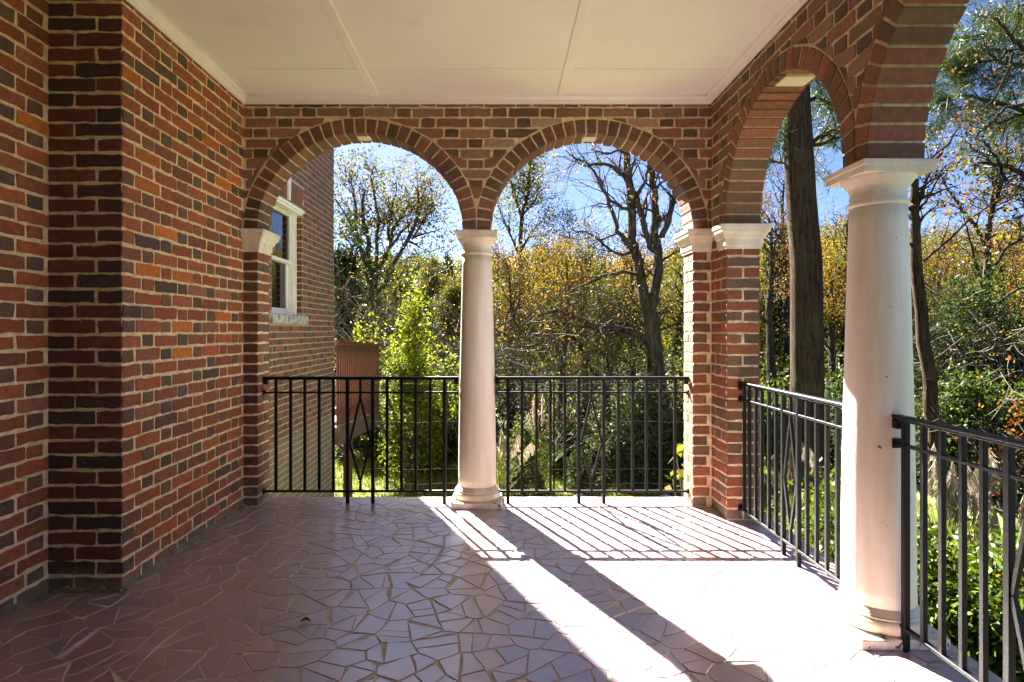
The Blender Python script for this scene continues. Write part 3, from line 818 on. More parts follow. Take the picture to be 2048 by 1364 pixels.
def around(tips, per, spread):
    t = np.array([tuple(p) for p in tips], 'f'); t = np.repeat(t, per, 0)
    return t + RS.normal(size=t.shape) * spread

TREES_FAR, TREES_MID = 'trees standing in the wood beyond the lawn', 'trees at the edge of the lawn'
def tree(name, label, x, y, h, r, mixd, seed, group=TREES_FAR, first=.3, limbs=9, levels=2, reach=.34, leaf=.10, per=5, spread=.25, bark='bark', lean=(0, 0), up=.12, wig=.2, keep=1.0, twigs=(3, 4)):
    rng = random.Random(seed); base = Vector((x, y, ground_z(x, y) - .1))
    t = thing(name, label, 'tree', base, group); m = MB(); tips = []
    pts = [base]; rad = [r * 1.25]; n = 9; d = Vector((lean[0], lean[1], 1))
    for i in range(n):
        pts.append(pts[-1] + (d + Vector((rng.gauss(0, .07), rng.gauss(0, .07), 0))) * (h / n)); rad.append(r * (1 - .8 * (i + 1) / n))
    tube(m, pts, rad, 9)
    for j in range(limbs):
        f = first + (1 - first) * (j + rng.random()) / limbs; tt = f * n; i = min(n - 1, int(tt)); q = pts[i].lerp(pts[i + 1], tt - i)
        a = rng.uniform(0, 6.283); el = rng.uniform(.15, .75) + .5 * f
        dd = Vector((math.cos(a) * math.cos(el), math.sin(a) * math.cos(el), math.sin(el)))
        grow(m, q, dd, h * reach * (1.15 - .6 * f), max(.012, r * (1 - .8 * f) * .6), levels, tips, rng, wig, up, twigs)
    m.build('trunk', M[bark], t)
    if per:
        tp = around(tips, per, spread); 
        if keep < 1: tp = tp[RS.rand(len(tp)) < keep]
        leaf_mesh('crown', tp, leaf, pick(len(tp), mixd), M['leaf'], t)
    return t

def photo_tree(name, label, Y, limbs, mixd, seed, group=None, base=None, leaf=.07, per=3, spread=.14, bark='bark', twig_len=.9, twigs=14, levels=1, depth=.35, sides=9, start=.35, up=.05, mat='leaf', aspect=.55, cat='tree', leaf_name='crown', wood='trunk', wig=.22, zmin=-99, minr=.004):
    """limbs: polylines of (px, py, half width in px) of the photograph at depth Y; each gets its own wander in depth."""
    rng = random.Random(seed); t = None; m = MB(); tips = []
    for li, pl in enumerate(limbs):
        off = 0; pts = []; rad = []; slope = rng.gauss(0, depth) if li else 0
        k0 = .0
        # densify
        dense = []
        for a, b in zip(pl, pl[1:]):
            for s in range(4): dense.append(tuple(a[q] + (b[q] - a[q]) * s / 4 for q in range(3)))
        dense.append(pl[-1]); acc = 0
        for i, (px, py, hw) in enumerate(dense):
            if i: acc += math.dist(dense[i][:2], dense[i - 1][:2]) * Y / FP
            p = P(px, py, Y); p.y += slope * acc; k = p.y / Y
            jt = .012 if hw < 15 else .003; p.x += rng.gauss(0, jt); p.z += rng.gauss(0, jt)
            pts.append(p); rad.append(max(.006, hw * Y / FP))
        if t is None:
            b0 = pts[0].copy(); t = thing(name, label, cat, b0, group)
        tube(m, pts, rad, sides if rad[0] > .06 else 6)
        tw = int(twigs * acc / 2.0) + 2 if twigs else 0
        for j in range(tw):
            s = start if li == 0 else .15
            f = rng.uniform(s, 1) * (len(pts) - 1); i = min(len(pts) - 2, int(f)); q = pts[i].lerp(pts[i + 1], f - i); dd = (pts[i + 1] - pts[i]).normalized()
            if q.z < zmin: continue
            a = dd.orthogonal().normalized(); a.rotate(Matrix.Rotation(rng.uniform(0, 6.283), 3, dd)); th = rng.uniform(.5, 1.15)
            grow(m, q, dd * math.cos(th) + a * math.sin(th), twig_len * rng.uniform(.5, 1.2), max(.006, min(rad[i] * .5, .03)), levels, tips, rng, wig, up, (2, 4), minr)
    m.build(wood, M[bark], t, True)
    if per and tips:
        tp = around(tips, per, spread); tp = tp[RS.rand(len(tp)) < .9]
        leaf_mesh(leaf_name, tp, leaf, pick(len(tp), mixd), M[mat], t, aspect)
    return t

# twin-stemmed tree seen through the right-hand end arch
photo_tree('twin_stem_tree', 'tall twin-stemmed tree with nearly bare dark limbs left of the brick pier', 12.0, [
    [(1338, 975, 24), (1330, 900, 20), (1320, 820, 19), (1312, 750, 18), (1307, 690, 17), (1300, 625, 17)],
    [(1300, 630, 13), (1288, 588, 11), (1279, 526, 10), (1267, 480, 9), (1268, 418, 8.5), (1265, 357, 8), (1259, 305, 7), (1254, 255, 6), (1248, 180, 5), (1250, 60, 3)],
    [(1302, 630, 12), (1308, 588, 11), (1322, 542, 10), (1323, 489, 9), (1316, 465, 9), (1322, 418, 8), (1322, 372, 7), (1317, 335, 7), (1312, 270, 6), (1318, 150, 4), (1310, 30, 2)],
    [(1322, 475, 7), (1337, 443, 6), (1349, 403, 5), (1360, 365, 4), (1372, 300, 3)],
    [(1318, 505, 7), (1300, 495, 6), (1288, 452, 6), (1272, 391, 5), (1248, 351, 4.5), (1220, 329, 3.5), (1180, 326, 3), (1152, 315, 2), (1130, 300, 1)],
    [(1262, 490, 6), (1235, 465, 4.5), (1226, 428, 4), (1211, 394, 3.5), (1195, 360, 3), (1177, 335, 2)],
    [(1268, 428, 4), (1254, 420, 4), (1220, 403, 3), (1205, 385, 2.4), (1192, 360, 1.6)],
    [(1258, 310, 4), (1240, 300, 3), (1215, 310, 2), (1180, 300, 1.4)], [(1268, 400, 4), (1290, 360, 3), (1296, 320, 2), (1286, 285, 1.5)],
    [(1276, 548, 4), (1242, 542, 3.6), (1202, 554, 3), (1165, 570, 2), (1130, 590, 1.2)],
    [(1296, 684, 9), (1282, 672, 8), (1257, 661, 7), (1220, 653, 6.4), (1189, 653, 6), (1152, 631, 4.6), (1118, 619, 3.6), (1072, 630, 2.2), (1045, 650, 1.2)],
    [(1270, 505, 4), (1235, 510, 3.4), (1205, 490, 2.6), (1180, 470, 2), (1140, 462, 1.2)]],
    dict(yellow=3, gold=2, olive=3, orange=1), 71, TREES_MID, leaf=.024, per=1, spread=.08, twig_len=.75, twigs=9, depth=.22, start=.8, minr=.005)

# oak with feathery top seen through the left-hand end arch
photo_tree('oak_tree', 'tall oak with slim upright limbs and thin leafy top in the left end arch', 24.0, [
    [(754, 760, 10), (754, 689, 9), (752, 608, 8), (746, 560, 7)],
    [(747, 565, 6), (737, 525, 5), (737, 478, 4.4), (728, 445, 4), (726, 410, 3), (731, 380, 2)],
    [(748, 560, 6), (762, 520, 5), (776, 488, 4.4), (780, 450, 4), (793, 430, 3), (806, 405, 2), (824, 385, 1.4)],
    [(778, 480, 3.6), (776, 455, 3), (783, 410, 2.4), (792, 375, 1.5), (789, 360, 1)],
    [(746, 575, 5), (757, 510, 3.6), (758, 475, 3.4), (764, 445, 3), (757, 400, 2.2), (752, 365, 1.4), (760, 345, 1)],
    [(764, 448, 2.4), (778, 420, 2), (776, 390, 1.3)],
    [(752, 600, 5), (790, 530, 4), (820, 485, 3.8), (838, 450, 3.2), (843, 410, 2.2), (842, 385, 1.4)],
    [(826, 475, 2.4), (848, 440, 2), (862, 420, 1.4), (870, 402, 1)], [(784, 490, 2.6), (805, 465, 2.2), (830, 446, 1.4), (846, 430, 1)],
    [(822, 478, 2.4), (845, 468, 1.8), (868, 462, 1.3), (885, 455, .9)],
    [(742, 560, 5), (722, 500, 3.6), (711, 460, 3.2), (712, 410, 2.4), (706, 375, 1.8), (696, 360, 1)],
    [(715, 480, 2.4), (700, 440, 2), (685, 415, 1.4), (678, 405, 1)], [(720, 495, 2.4), (700, 475, 1.8), (682, 470, 1.2)]],
    dict(olive=5, green=3, gold=2, lime=2, orange=.6), 72, TREES_FAR, leaf=.060, per=3, spread=.22, twig_len=1.15, twigs=8, depth=.3, start=.9, levels=1, zmin=2.8)

# big pine trunk right of the brick pier
def big_pine():
    t = photo_tree('pine_tree', 'huge straight pine trunk with furrowed bark just outside the right-hand arch', 10.2, [
        [(1612, 1010, 39), (1613, 940, 34), (1614, 860, 32.5), (1614, 760, 31), (1613, 600, 30), (1611, 500, 29), (1602, 400, 28), (1597, 300, 27), (1593, 200, 25), (1591, 60, 22), (1588, -150, 17), (1586, -500, 8)],
        [(1624, 285, 5), (1650, 268, 4), (1690, 250, 3), (1740, 215, 2)], [(1625, 292, 4), (1660, 280, 3), (1700, 268, 2.2), (1760, 262, 1.5)], [(1596, 330, 3), (1560, 320, 2), (1530, 300, 1.5)],
        [(1597, 215, 5), (1640, 190, 4), (1690, 200, 3), (1740, 240, 1.5)], [(1590, 70, 6), (1650, 20, 4), (1720, -10, 3), (1790, -30, 2)], [(1592, 120, 6), (1540, 60, 4), (1480, 30, 3)], [(1588, -120, 6), (1700, -190, 4), (1800, -230, 2)], [(1588, -120, 6), (1480, -190, 4), (1400, -230, 2)]],
        dict(pine=4, green=2, lime=2, bright=1), 73, TREES_MID, leaf=.10, per=14, spread=.09, bark='bark_pine', twig_len=.8, twigs=13, start=.86, mat='needle', aspect=.06, depth=.25, sides=20, minr=.006)
    return t
big_pine()

# leaning slim trunk behind the right column
photo_tree('leaning_tree', 'slim leaning tree trunk just behind the white column on the right', 10.5, [
    [(1874, 985, 14), (1871, 930, 13), (1867, 850, 13), (1856, 750, 12.5), (1841, 620, 11.5), (1834, 530, 10.5), (1830, 460, 9), (1829, 400, 8), (1832, 340, 6)],
    [(1830, 420, 5), (1852, 360, 3.5), (1868, 325, 3), (1890, 290, 2.2), (1918, 255, 1.4)], [(1832, 345, 4), (1836, 320, 2.5), (1840, 270, 1)], [(1838, 420, 3), (1858, 385, 2), (1880, 330, 1)],
    [(1846, 520, 3), (1885, 490, 3), (1935, 440, 2.4), (2000, 395, 1.5), (2046, 370, 1)], [(1836, 500, 3), (1800, 470, 2), (1770, 430, 1)]],
    dict(rust=2, gold=1, olive=1), 74, TREES_MID, leaf=.028, per=1, spread=.1, bark='bark_pine', twig_len=.6, twigs=5, start=.75, depth=.25)

# oak branches with russet leaves reaching in from the right
photo_tree('russet_tree', 'tree with russet and gold leaves reaching in from beyond the right edge', 9.0, [
    [(2330, 960, 26), (2320, 700, 22), (2290, 420, 18), (2240, 150, 13), (2200, -120, 8)],
    [(2285, 400, 9), (2180, 420, 7), (2080, 385, 6), (2040, 372, 5.5), (2010, 360, 5), (1970, 345, 4), (1940, 343, 3), (1905, 341, 1.5)],
    [(2012, 362, 4), (1985, 325, 3), (1960, 300, 2), (1940, 290, 1)], [(2250, 200, 7), (2150, 170, 6), (2048, 118, 5), (2015, 92, 4), (1985, 60, 2.5), (1962, 40, 1.2)],
    [(2020, 100, 3.4), (1995, 122, 3), (1975, 105, 2), (1962, 80, 1)], [(2026, 105, 3), (2020, 150, 2.4), (1995, 200, 2), (1975, 215, 1)],
    [(2150, 170, 4), (2080, 200, 4), (2020, 215, 3), (1985, 245, 2), (1960, 275, 1)],
    [(2300, 520, 6), (2150, 500, 5), (2060, 470, 4), (2000, 440, 3), (1950, 400, 1.5)], [(2310, 640, 6), (2150, 560, 5), (2050, 540, 3.6), (1990, 520, 2.4), (1950, 500, 1)]],
    dict(rust=4, red=.4, gold=2.2, olive=4, orange=.3), 75, TREES_MID, leaf=.027, per=1, spread=.07, twig_len=.55, twigs=5, start=.8, depth=.25, bark='bark_dark', zmin=1.9)

# pine boughs at the upper right
photo_tree('pine_tree', 'green needled pine boughs hanging at the upper right against the blue sky', 14.0, [
    [(2260, 1000, 26), (2250, 500, 22), (2235, 0, 16), (2230, -400, 8)],
    [(2238, 120, 6), (2100, 160, 5), (2000, 155, 4), (1930, 150, 3), (1880, 160, 1.4)], [(2240, 10, 6), (2100, 40, 5), (1990, 30, 4), (1920, 20, 3), (1870, 45, 1.5)],
    [(2240, 260, 6), (2100, 240, 5), (2000, 205, 4), (1930, 190, 2.5), (1890, 195, 1)], [(2235, -100, 6), (2100, -60, 4), (1960, -30, 3), (1880, -10, 1.5)], [(2235, 60, 5), (2110, 95, 4), (2010, 90, 3), (1925, 92, 2), (1885, 110, 1)], [(2240, 190, 5), (2120, 215, 4), (2040, 230, 3), (1980, 250, 1.5)]],
    dict(pine=4, green=3, lime=2.5, bright=1), 76, TREES_MID, leaf=.12, per=12, spread=.11, bark='bark_pine', twig_len=.75, twigs=10, start=.95, mat='needle', aspect=.055, depth=.3)

# grey many-limbed tree at the far right
photo_tree('bare_tree', 'grey many-limbed tree with few leaves rising behind the russet branches at the right', 17.0, [
    [(1976, 900, 8), (1975, 640, 7), (1974, 560, 6.5), (1975, 480, 6), (1985, 410, 4.6), (2003, 365, 4), (2010, 320, 2.4), (2018, 260, 1)],
    [(1974, 500, 4.6), (1963, 450, 4), (1945, 415, 3.2), (1926, 370, 2.4), (1915, 330, 1.2)], [(1976, 470, 4), (1977, 400, 3), (1984, 350, 2), (1978, 300, 1)],
    [(1988, 400, 3), (2014, 390, 2.6), (2028, 330, 1.6), (2034, 270, 1)], [(1974, 560, 4), (1998, 500, 3), (2035, 470, 3), (2050, 400, 2), (2060, 330, 1)], [(1973, 590, 4), (1940, 530, 3), (1918, 480, 2), (1900, 440, 1)], [(1974, 620, 4), (2020, 580, 3), (2070, 560, 2)]],
    dict(yellow=2, olive=3, rust=3, lime=1.5), 77, TREES_FAR, leaf=.07, per=1, spread=.18, twig_len=1.0, twigs=9, start=.5, depth=.3, levels=1)

# airy tree over the middle of the right end arch
photo_tree('airy_tree', 'upright airy tree with small yellow-green leaves rising beside the middle column', 27.0, [
    [(1042, 760, 6), (1041, 640, 5.5), (1042, 560, 5), (1041, 480, 4.4), (1044, 428, 4), (1056, 388, 3.2), (1059, 341, 2), (1063, 315, 1)],
    [(1043, 440, 3), (1034, 400, 2.4), (1024, 370, 1.6), (1014, 350, 1)], [(1045, 430, 2.4), (1070, 400, 2), (1080, 370, 1.2), (1078, 340, .8)], [(1042, 520, 3), (1020, 470, 2), (1003, 430, 1.4), (996, 410, 1)], [(1043, 500, 3), (1066, 460, 2), (1085, 440, 1)]],
    dict(lime=3, yellow=2, olive=3, green=2), 78, TREES_FAR, leaf=.060, per=3, spread=.28, twig_len=1.2, twigs=9, start=.5, depth=.3)

# ivy covered trunk at the left edge of the left arch
def ivy_tree():
    t = photo_tree('ivy_tree', 'dark ivy-clad trunk with thin arching branches beside the brick wing', 19.0, [
        [(676, 800, 10), (680, 690, 9), (686, 600, 8), (688, 540, 6), (690, 505, 3)], [(686, 640, 5), (702, 570, 4), (708, 520, 3), (714, 490, 1.5)], [(684, 660, 4), (720, 640, 3.4), (740, 600, 2.4), (752, 560, 1.2)], [(684, 690, 4), (712, 650, 3), (735, 640, 2), (752, 655, 1)], [(684, 600, 4), (668, 540, 3), (664, 480, 1.4)]],
        dict(dark=5, green=3, olive=1), 79, TREES_FAR, leaf=.07, per=2, spread=.15, twig_len=.8, twigs=8, start=.3, bark='bark_dark')
    n = 3600; k = RS.rand(n); px = 678 + 12 * k; Yv = 19.0
    pts = np.stack([(px - VX) * Yv / FP + RS.normal(0, .15, n), Yv + RS.normal(0, .16, n), EYE + (VY - (780 - 275 * k)) * Yv / FP], 1)
    leaf_mesh('ivy', pts, .07, pick(n, dict(dark=6, green=2)), M['glossy_leaf'], t)
ivy_tree()

# ------------------------------------------------------------------ shrubs
def bush(name, label, x, y, w, d, h, n, leaf, mixd, seed, group=None, mat='leaf', z=None, top=1.6, stems=7, bark='twig', aspect=.5, lump=9, cat='shrub', base_r=.02):
    """stems fan out of the root; leaves sit in lumps spread through an uneven volume"""
    rng = random.Random(seed); rs = np.random.RandomState(seed); z0 = ground_z(x, y) if z is None else z
    t = thing(name, label, cat, (x, y, z0), group); m = MB(); tips = []
    for i in range(stems):
        a = rng.uniform(0, 6.283); k = rng.uniform(.2, .8)
        grow(m, Vector((x + .12 * w * math.cos(a), y + .12 * d * math.sin(a), z0 - .03)), Vector((math.cos(a) * w * k, math.sin(a) * d * k, h * 1.6)), h * rng.uniform(.34, .52), base_r, 2, tips, rng, .18, .05, (3, 5))
    m.build('stems', M[bark], t)
    c = rs.normal(size=(lump * 4, 3)); c /= np.linalg.norm(c, axis=1)[:, None]; c *= rs.uniform(.35, .92, (len(c), 1)) ** .6
    c[:, 2] = np.abs(c[:, 2]) * 1.0
    prof = (1 - np.clip(c[:, 2], 0, 1)) ** (1 / top) * .65 + .35
    L = np.stack([x + c[:, 0] * w * prof, y + c[:, 1] * d * prof, z0 + .06 * h + c[:, 2] * h * .9], 1)
    which = rs.randint(0, len(L), n); sc = rs.uniform(.10, .24, len(L))[which][:, None]
    pts = L[which] + rs.normal(size=(n, 3)) * sc * np.array([w, d, h * .55])
    if tips:
        tt = np.array([tuple(p) for p in tips]); k = n // 4; pts[:k] = tt[rs.randint(0, len(tt), k)] + rs.normal(size=(k, 3)) * .06 * w
    pts = pts[pts[:, 2] > z0 + .03]
    # every lump has its own shade of the mixture
    cols = pick(len(pts), mixd)
    leaf_mesh('foliage', pts, leaf, cols, M[mat], t, aspect)
    return t
def at(px, Y): return (px - VX) * Y / FP
SH = 'shrubs along the far edge of the lawn'
bush('leafy_tree', 'small bushy tree glowing yellow-green with darker skirts behind the left railing', at(826, 11.3), 11.3, .62, .55, 3.75, 16000, .034, dict(glow=6, bright=3, lime=2, green=1.5), 1, None, top=1.1, stems=9, lump=20, cat='tree', base_r=.05)
bush('shrub', 'broad dark green shrub at the foot of the bushy yellow-green tree', at(838, 12.0), 12.0, .72, .6, 2.15, 9000, .042, dict(green=5, dark=4, olive=2, lime=1), 2, SH, top=1.8)
bush('shrub', 'dark leafy shrub showing just left of the middle column', at(905, 12.6), 12.6, .6, .6, 2.0, 6000, .045, dict(green=4, dark=4, grey=2), 3, SH)
bush('shrub', 'low shrub with dusky leaves beside the deck post', at(722, 12.6), 12.6, .55, .5, 1.3, 4500, .045, dict(green=3, dark=5, rust=.6), 4, SH)
bush('upright_shrub', 'pale green upright shrub right of the middle column', at(1048, 10.0), 10.0, .36, .32, 1.32, 6500, .026, dict(grey=5, bright=2, lime=1), 5, SH, top=3)
bush('laurel_bush', 'big rounded silvery green bush behind the diamond of the right end railing', at(1272, 11.0), 11.0, .92, .7, 1.95, 17000, .034, dict(grey=6, green=3, dark=2), 6, SH, mat='glossy_leaf', top=2.2, lump=22)
bush('shrub', 'small pale shrub in front of the big silvery bush', at(1160, 10.2), 10.2, .30, .3, .85, 3500, .026, dict(grey=4, green=2, bright=1), 7, SH, top=2.5)
bush('shrub', 'dark low shrub between the upright shrub and the silvery bush', at(1135, 11.6), 11.6, .6, .5, 1.2, 6000, .036, dict(dark=5, green=3, grey=2), 8, SH)
bush('shrub', 'green bush at the foot of the brick pier beyond the right end arch', at(1390, 11.8), 11.8, .7, .6, 1.6, 8000, .036, dict(green=4, bright=2, grey=2), 9, SH)
bush('shrub', 'bright leafy bush left of the huge pine trunk', at(1545, 12.5), 12.5, .9, .7, 1.75, 10000, .042, dict(bright=4, green=4, lime=2), 10, SH)
bush('shrub', 'shadowy evergreen bush right of the huge pine trunk', at(1690, 12.8), 12.8, .9, .7, 2.3, 10000, .042, dict(dark=4, green=4, grey=1), 12, SH)
bush('shrub', 'tall green bush behind the closest railing', at(1925, 11.2), 11.2, 1.35, .9, 2.3, 17000, .042, dict(green=5, bright=2, dark=3, grey=2), 13, SH, mat='glossy_leaf', lump=22)
bush('shrub', 'bright green bush at the right edge behind the closest railing', at(2110, 11.0), 11.0, 1.2, .9, 2.4, 14000, .044, dict(bright=3, green=5, yellow=.5), 14, SH, lump=18)
bush('evergreen', 'dark feathery evergreen filling the shade right of the leaning trunk', at(1940, 15.0), 15.0, 1.9, 1.3, 5.1, 26000, .07, dict(dark=6, green=3, pine=2), 15, TREES_FAR, top=1.2, lump=34, cat='tree', aspect=.25, stems=10, base_r=.06)
bush('evergreen', 'dark evergreen at the far right with orange sprigs before it', at(2130, 14.0), 14.0, 1.5, 1.2, 4.4, 16000, .07, dict(dark=5, green=4, pine=2), 16, TREES_FAR, top=1.2, lump=26, cat='tree', aspect=.25, base_r=.06)
bush('orange_shrub', 'sparse shrub with orange-red leaves at the right edge', at(2040, 9.6), 9.6, .55, .4, 2.5, 380, .036, dict(red=4, orange=3, gold=1), 17, None, top=3)
NB = 'bright shrubs below the porch on the right'
bush('azalea_bush', 'low bright green bush just outside the railing between pier and column', at(1640, 5.4), 5.4, .75, .6, 1.35, 9000, .032, dict(bright=6, lime=3, green=3, yellow=.4), 18, NB, mat='glossy_leaf', top=3, z=-1.5, lump=20)
bush('azalea_bush', 'bright green bush outside the closest railing, behind its first bars', at(1875, 4.6), 4.6, .72, .7, 1.25, 11000, .030, dict(bright=6, lime=2, green=4, yellow=.3), 19, NB, mat='glossy_leaf', top=3, z=-1.5, lump=20)
bush('azalea_bush', 'bright green bush outside the closest railing at the lower right corner', at(2060, 4.3), 4.3, .8, .7, 1.2, 11000, .030, dict(bright=5, green=5, yellow=.4), 20, NB, mat='glossy_leaf', top=3, z=-1.5, lump=20)
bush('azalea_bush', 'bushy green shrub half hidden behind the white column on the right', at(1760, 5.2), 5.2, .75, .6, 1.3, 8000, .032, dict(bright=5, green=4, lime=2), 22, NB, mat='glossy_leaf', top=3, z=-1.5, lump=18)

# leafy sprig beside the pier
def sprig():
    p = P(1352, 1000, 4.75); t = thing('leafy_sprig', 'sprig of big bright yellow-green leaves beside the foot of the brick pier', 'plant', (p.x, p.y, GZ))
    m = MB(); rng = random.Random(4); pts = []
    for q in ((1352, 905), (1362, 945), (1345, 960), (1372, 920)):
        e = P(q[0], q[1], 4.75 + rng.uniform(-.06, .06)); a = Vector((p.x + .05, p.y, GZ)); mid = a.lerp(e, .6) + Vector((.07, 0, .1))
        tube(m, [a, mid, e], [.007, .005, .003], 5)
        for k in range(6): pts.append(tuple(e + rvec(rng) * .035))
    m.build('stem', M['twig'], t); leaf_mesh('foliage', pts, .045, pick(len(pts), dict(lime=4, yellow=2, bright=3)), M['leaf'], t, .6, .5)
sprig()

# plume grasses
def plume_grass(label, x, y, h, seed, n=7, lean=.5, z=None):
    rng = random.Random(seed); z0 = ground_z(x, y) if z is None else z
    t = thing('plume_grass', label, 'ornamental grass', (x, y, z0), 'plume grasses around the lawn'); m = MB(); s = MB()
    for i in range(70):
        a = rng.uniform(0, 6.283); l = h * rng.uniform(.5, .85); w = .006; o = rng.uniform(.25, .8)
        pts = [Vector((x, y, z0)) + Vector((math.cos(a) * l * o * f ** 1.6, math.sin(a) * l * o * f ** 1.6, l * (f - .45 * o * f ** 3))) for f in (0, .35, .7, 1)]
        sd = Vector((-math.sin(a), math.cos(a), 0)); s.grid([[p - sd * w * (1 - .8 * j / 3), p + sd * w * (1 - .8 * j / 3)] for j, p in enumerate(pts)], c=tuple(v * rng.uniform(.7, 1.3) for v in (.12, .15, .035)), closed=False)
    for i in range(n):
        a = rng.uniform(0, 6.283); o = rng.uniform(.05, lean); l = h * rng.uniform(.8, 1.0)
        path = [Vector((x, y, z0)) + Vector((math.cos(a) * l * o * f ** 2, math.sin(a) * l * o * f ** 2, l * (f - .12 * o * f ** 4))) for f in (0, .3, .55, .75, .9, 1)]
        tube(s, path, [.005, .004, .004, .003, .003, .002], 3, (.30, .24, .12))
        tip = path[-1]; d = Vector((math.cos(a), math.sin(a), 0))
        for j in range(120):
            f = rng.random(); b = path[3].lerp(path[5], f); e = b + Vector((rng.gauss(0, .022), rng.gauss(0, .022), 0)) + d * rng.uniform(.02, .08) + Vector((0, 0, rng.uniform(-.16, -.05)))
            sd = Vector((rng.gauss(0, 1), rng.gauss(0, 1), 0)).normalized() * .0035
            c = tuple(v * rng.uniform(.75, 1.25) for v in (.40, .34, .26)); m.face([b - sd, b + sd, e + sd, e - sd], c)
    s.build('blades', M['leaf'], t); m.build('plumes', M['plume'], t)
plume_grass('plume grass with cream tassels among the shrubs right of the first column railing bars', at(1885, 6.1), 6.1, 1.70, 1, 10, .5)
plume_grass('plume grass with thick drooping cream tassels behind the closest railing', at(1950, 5.9), 5.9, 1.50, 2, 9, .4)
plume_grass('plume grass with tawny tassels near the right edge', at(2020, 5.8), 5.8, 1.5, 3, 7, .45)
plume_grass('plume grass glimpsed between the huge pine and the white column', at(1668, 8.2), 8.2, 1.35, 4, 8, .5)
plume_grass('thin plume grass leaning out beside the middle column', at(1000, 9.3), 9.3, 1.35, 5, 6, .5)
plume_grass('thin plume grass behind the pale upright shrub', at(1085, 10.4), 10.4, 1.7, 6, 6, .35)

# ------------------------------------------------------------------ more trees
FAR = [
 # photo column, depth, photo row of the top, trunk radius, mixture, label
 (1121, 15, 440, .095, dict(yellow=4, gold=3, olive=2, orange=1), 'slim tree with golden leaves behind the pale upright shrub'),
 (1168, 15.5, 405, .10, dict(lime=4, yellow=3, olive=3), 'slim tree with lime-yellow leaves left of the twin-stemmed tree'),
 (1215, 14, 540, .06, dict(lime=5, bright=3, yellow=2), 'slender glowing yellow-green tree just left of the twin stems'),
 (1263, 15, 430, .095, dict(gold=4, yellow=3, olive=2), 'golden tree seen directly behind the twin stems'),
 (1372, 20, 440, .13, dict(olive=4, green=3, gold=2), 'olive green tree hard against the left side of the brick pier'),
 (1022, 16, 430, .08, dict(gold=3, olive=4, yellow=3, orange=1), 'golden-brown tree touching the right side of the middle column'),
 (900, 24, 545, .12, dict(olive=5, yellow=2, green=3), 'yellow-olive tree touching the left side of the middle column'),
 (850, 27, 510, .12, dict(olive=5, gold=2, dark=2, green=3), 'mixed green and gold tree behind the bushy small tree'),
 (790, 30, 500, .12, dict(olive=5, gold=2, dark=2, green=3), 'olive tree behind the foot of the tall oak'),
 (706, 28, 530, .12, dict(olive=4, dark=2, green=4), 'green tree between the brick wing and the tall oak'),
 (1538, 19, 330, .13, dict(rust=3, olive=4, gold=2, orange=1.5), 'thin rusty-leaved tree in the narrow gap left of the huge pine'),
 (1570, 26, 260, .14, dict(olive=4, rust=2, lime=2), 'tall sparse tree partly behind the huge pine'),
 (1665, 20, 480, .12, dict(gold=4, yellow=3, green=3), 'gold-leaved tree between the huge pine and the white column'),
 (1700, 26, 360, .14, dict(lime=3, olive=4, yellow=2), 'tall loose tree behind the top of the white column'),
 (1870, 24, 420, .13, dict(yellow=4, olive=4, gold=2), 'yellow-leaved tree right of the leaning trunk'),
 (1915, 20, 470, .11, dict(olive=4, rust=2, yellow=2, green=2), 'rust-flecked tree above the dark evergreen'),
 (2010, 22, 400, .13, dict(gold=3, olive=4, rust=2), 'gold and olive tree behind the russet branches'),
 (2110, 19, 420, .13, dict(orange=2, gold=3, olive=4), 'orange-tinged tree at the extreme right'),
 (1820, 28, 440, .14, dict(olive=5, lime=3, yellow=2), 'tall olive tree mostly behind the right column'),
 (1140, 25, 375, .10, dict(lime=3, olive=4, green=2), 'thin airy tree against the sky between the middle column and the twin stems'),
 (1085, 24, 440, .10, dict(olive=4, gold=2, lime=2), 'thin airy tree just right of the upright tree by the middle column'),
 (1440, 24, 420, .14, dict(olive=4, gold=3, green=2), 'tall olive tree hidden behind the brick pier'),
]
for i, (px, Y, top, r, mx_, lab) in enumerate(FAR):
    sparse = px > 1500 or 1100 < px < 1300 or top < 445; x = at(px, Y); h = (P(px, top, Y).z - ground_z(x, Y)) * .80
    tree('woodland_tree', lab, x, Y, h, r * 1.35, mx_, 100 + i, TREES_FAR, first=.45, limbs=15 if sparse else 12, levels=2, leaf=.014 + .0008 * Y, per=7 if sparse else 16, spread=.16, bark='bark_dark' if i % 2 else 'bark', keep=.6 if sparse else .9, reach=.27)
# bare grey brush right of the middle column
for i, (px, Y, h, lab) in enumerate(((1030, 13.5, 3.6, 'tangle of bare grey twigs right of the middle column'), (1090, 14.2, 3.9, 'tangle of bare twigs with a few yellow leaves under the long low limb'), (1165, 15, 3.3, 'bare twiggy bush left of the silvery bush'), (960, 14.5, 3.4, 'bare twiggy bush behind the middle column'), (700, 16, 4.2, 'bare branching bush above the wooden deck'), (2000, 12.6, 3.6, 'bare twiggy bush behind the tall green bush'))):
    rng = random.Random(300 + i); x = at(px, Y); z0 = ground_z(x, Y); t = thing('bare_shrub', lab, 'shrub', (x, Y, z0), 'bare brush at the edge of the wood'); m = MB(); tips = []
    for k in range(13):
        a = rng.uniform(0, 6.283); grow(m, Vector((x + .3 * math.cos(a), Y + .3 * math.sin(a), z0)), Vector((math.cos(a), math.sin(a), 2.0)), h * rng.uniform(.5, .8), .022, 3, tips, rng, .2, .02, (3, 4), .0045)
    m.build('stems', M['twig'], t); tp = around(tips, 1, .1); tp = tp[RS.rand(len(tp)) < .26]; leaf_mesh('foliage', tp, .026, pick(len(tp), dict(yellow=4, gold=3, olive=3)), M['leaf'], t)

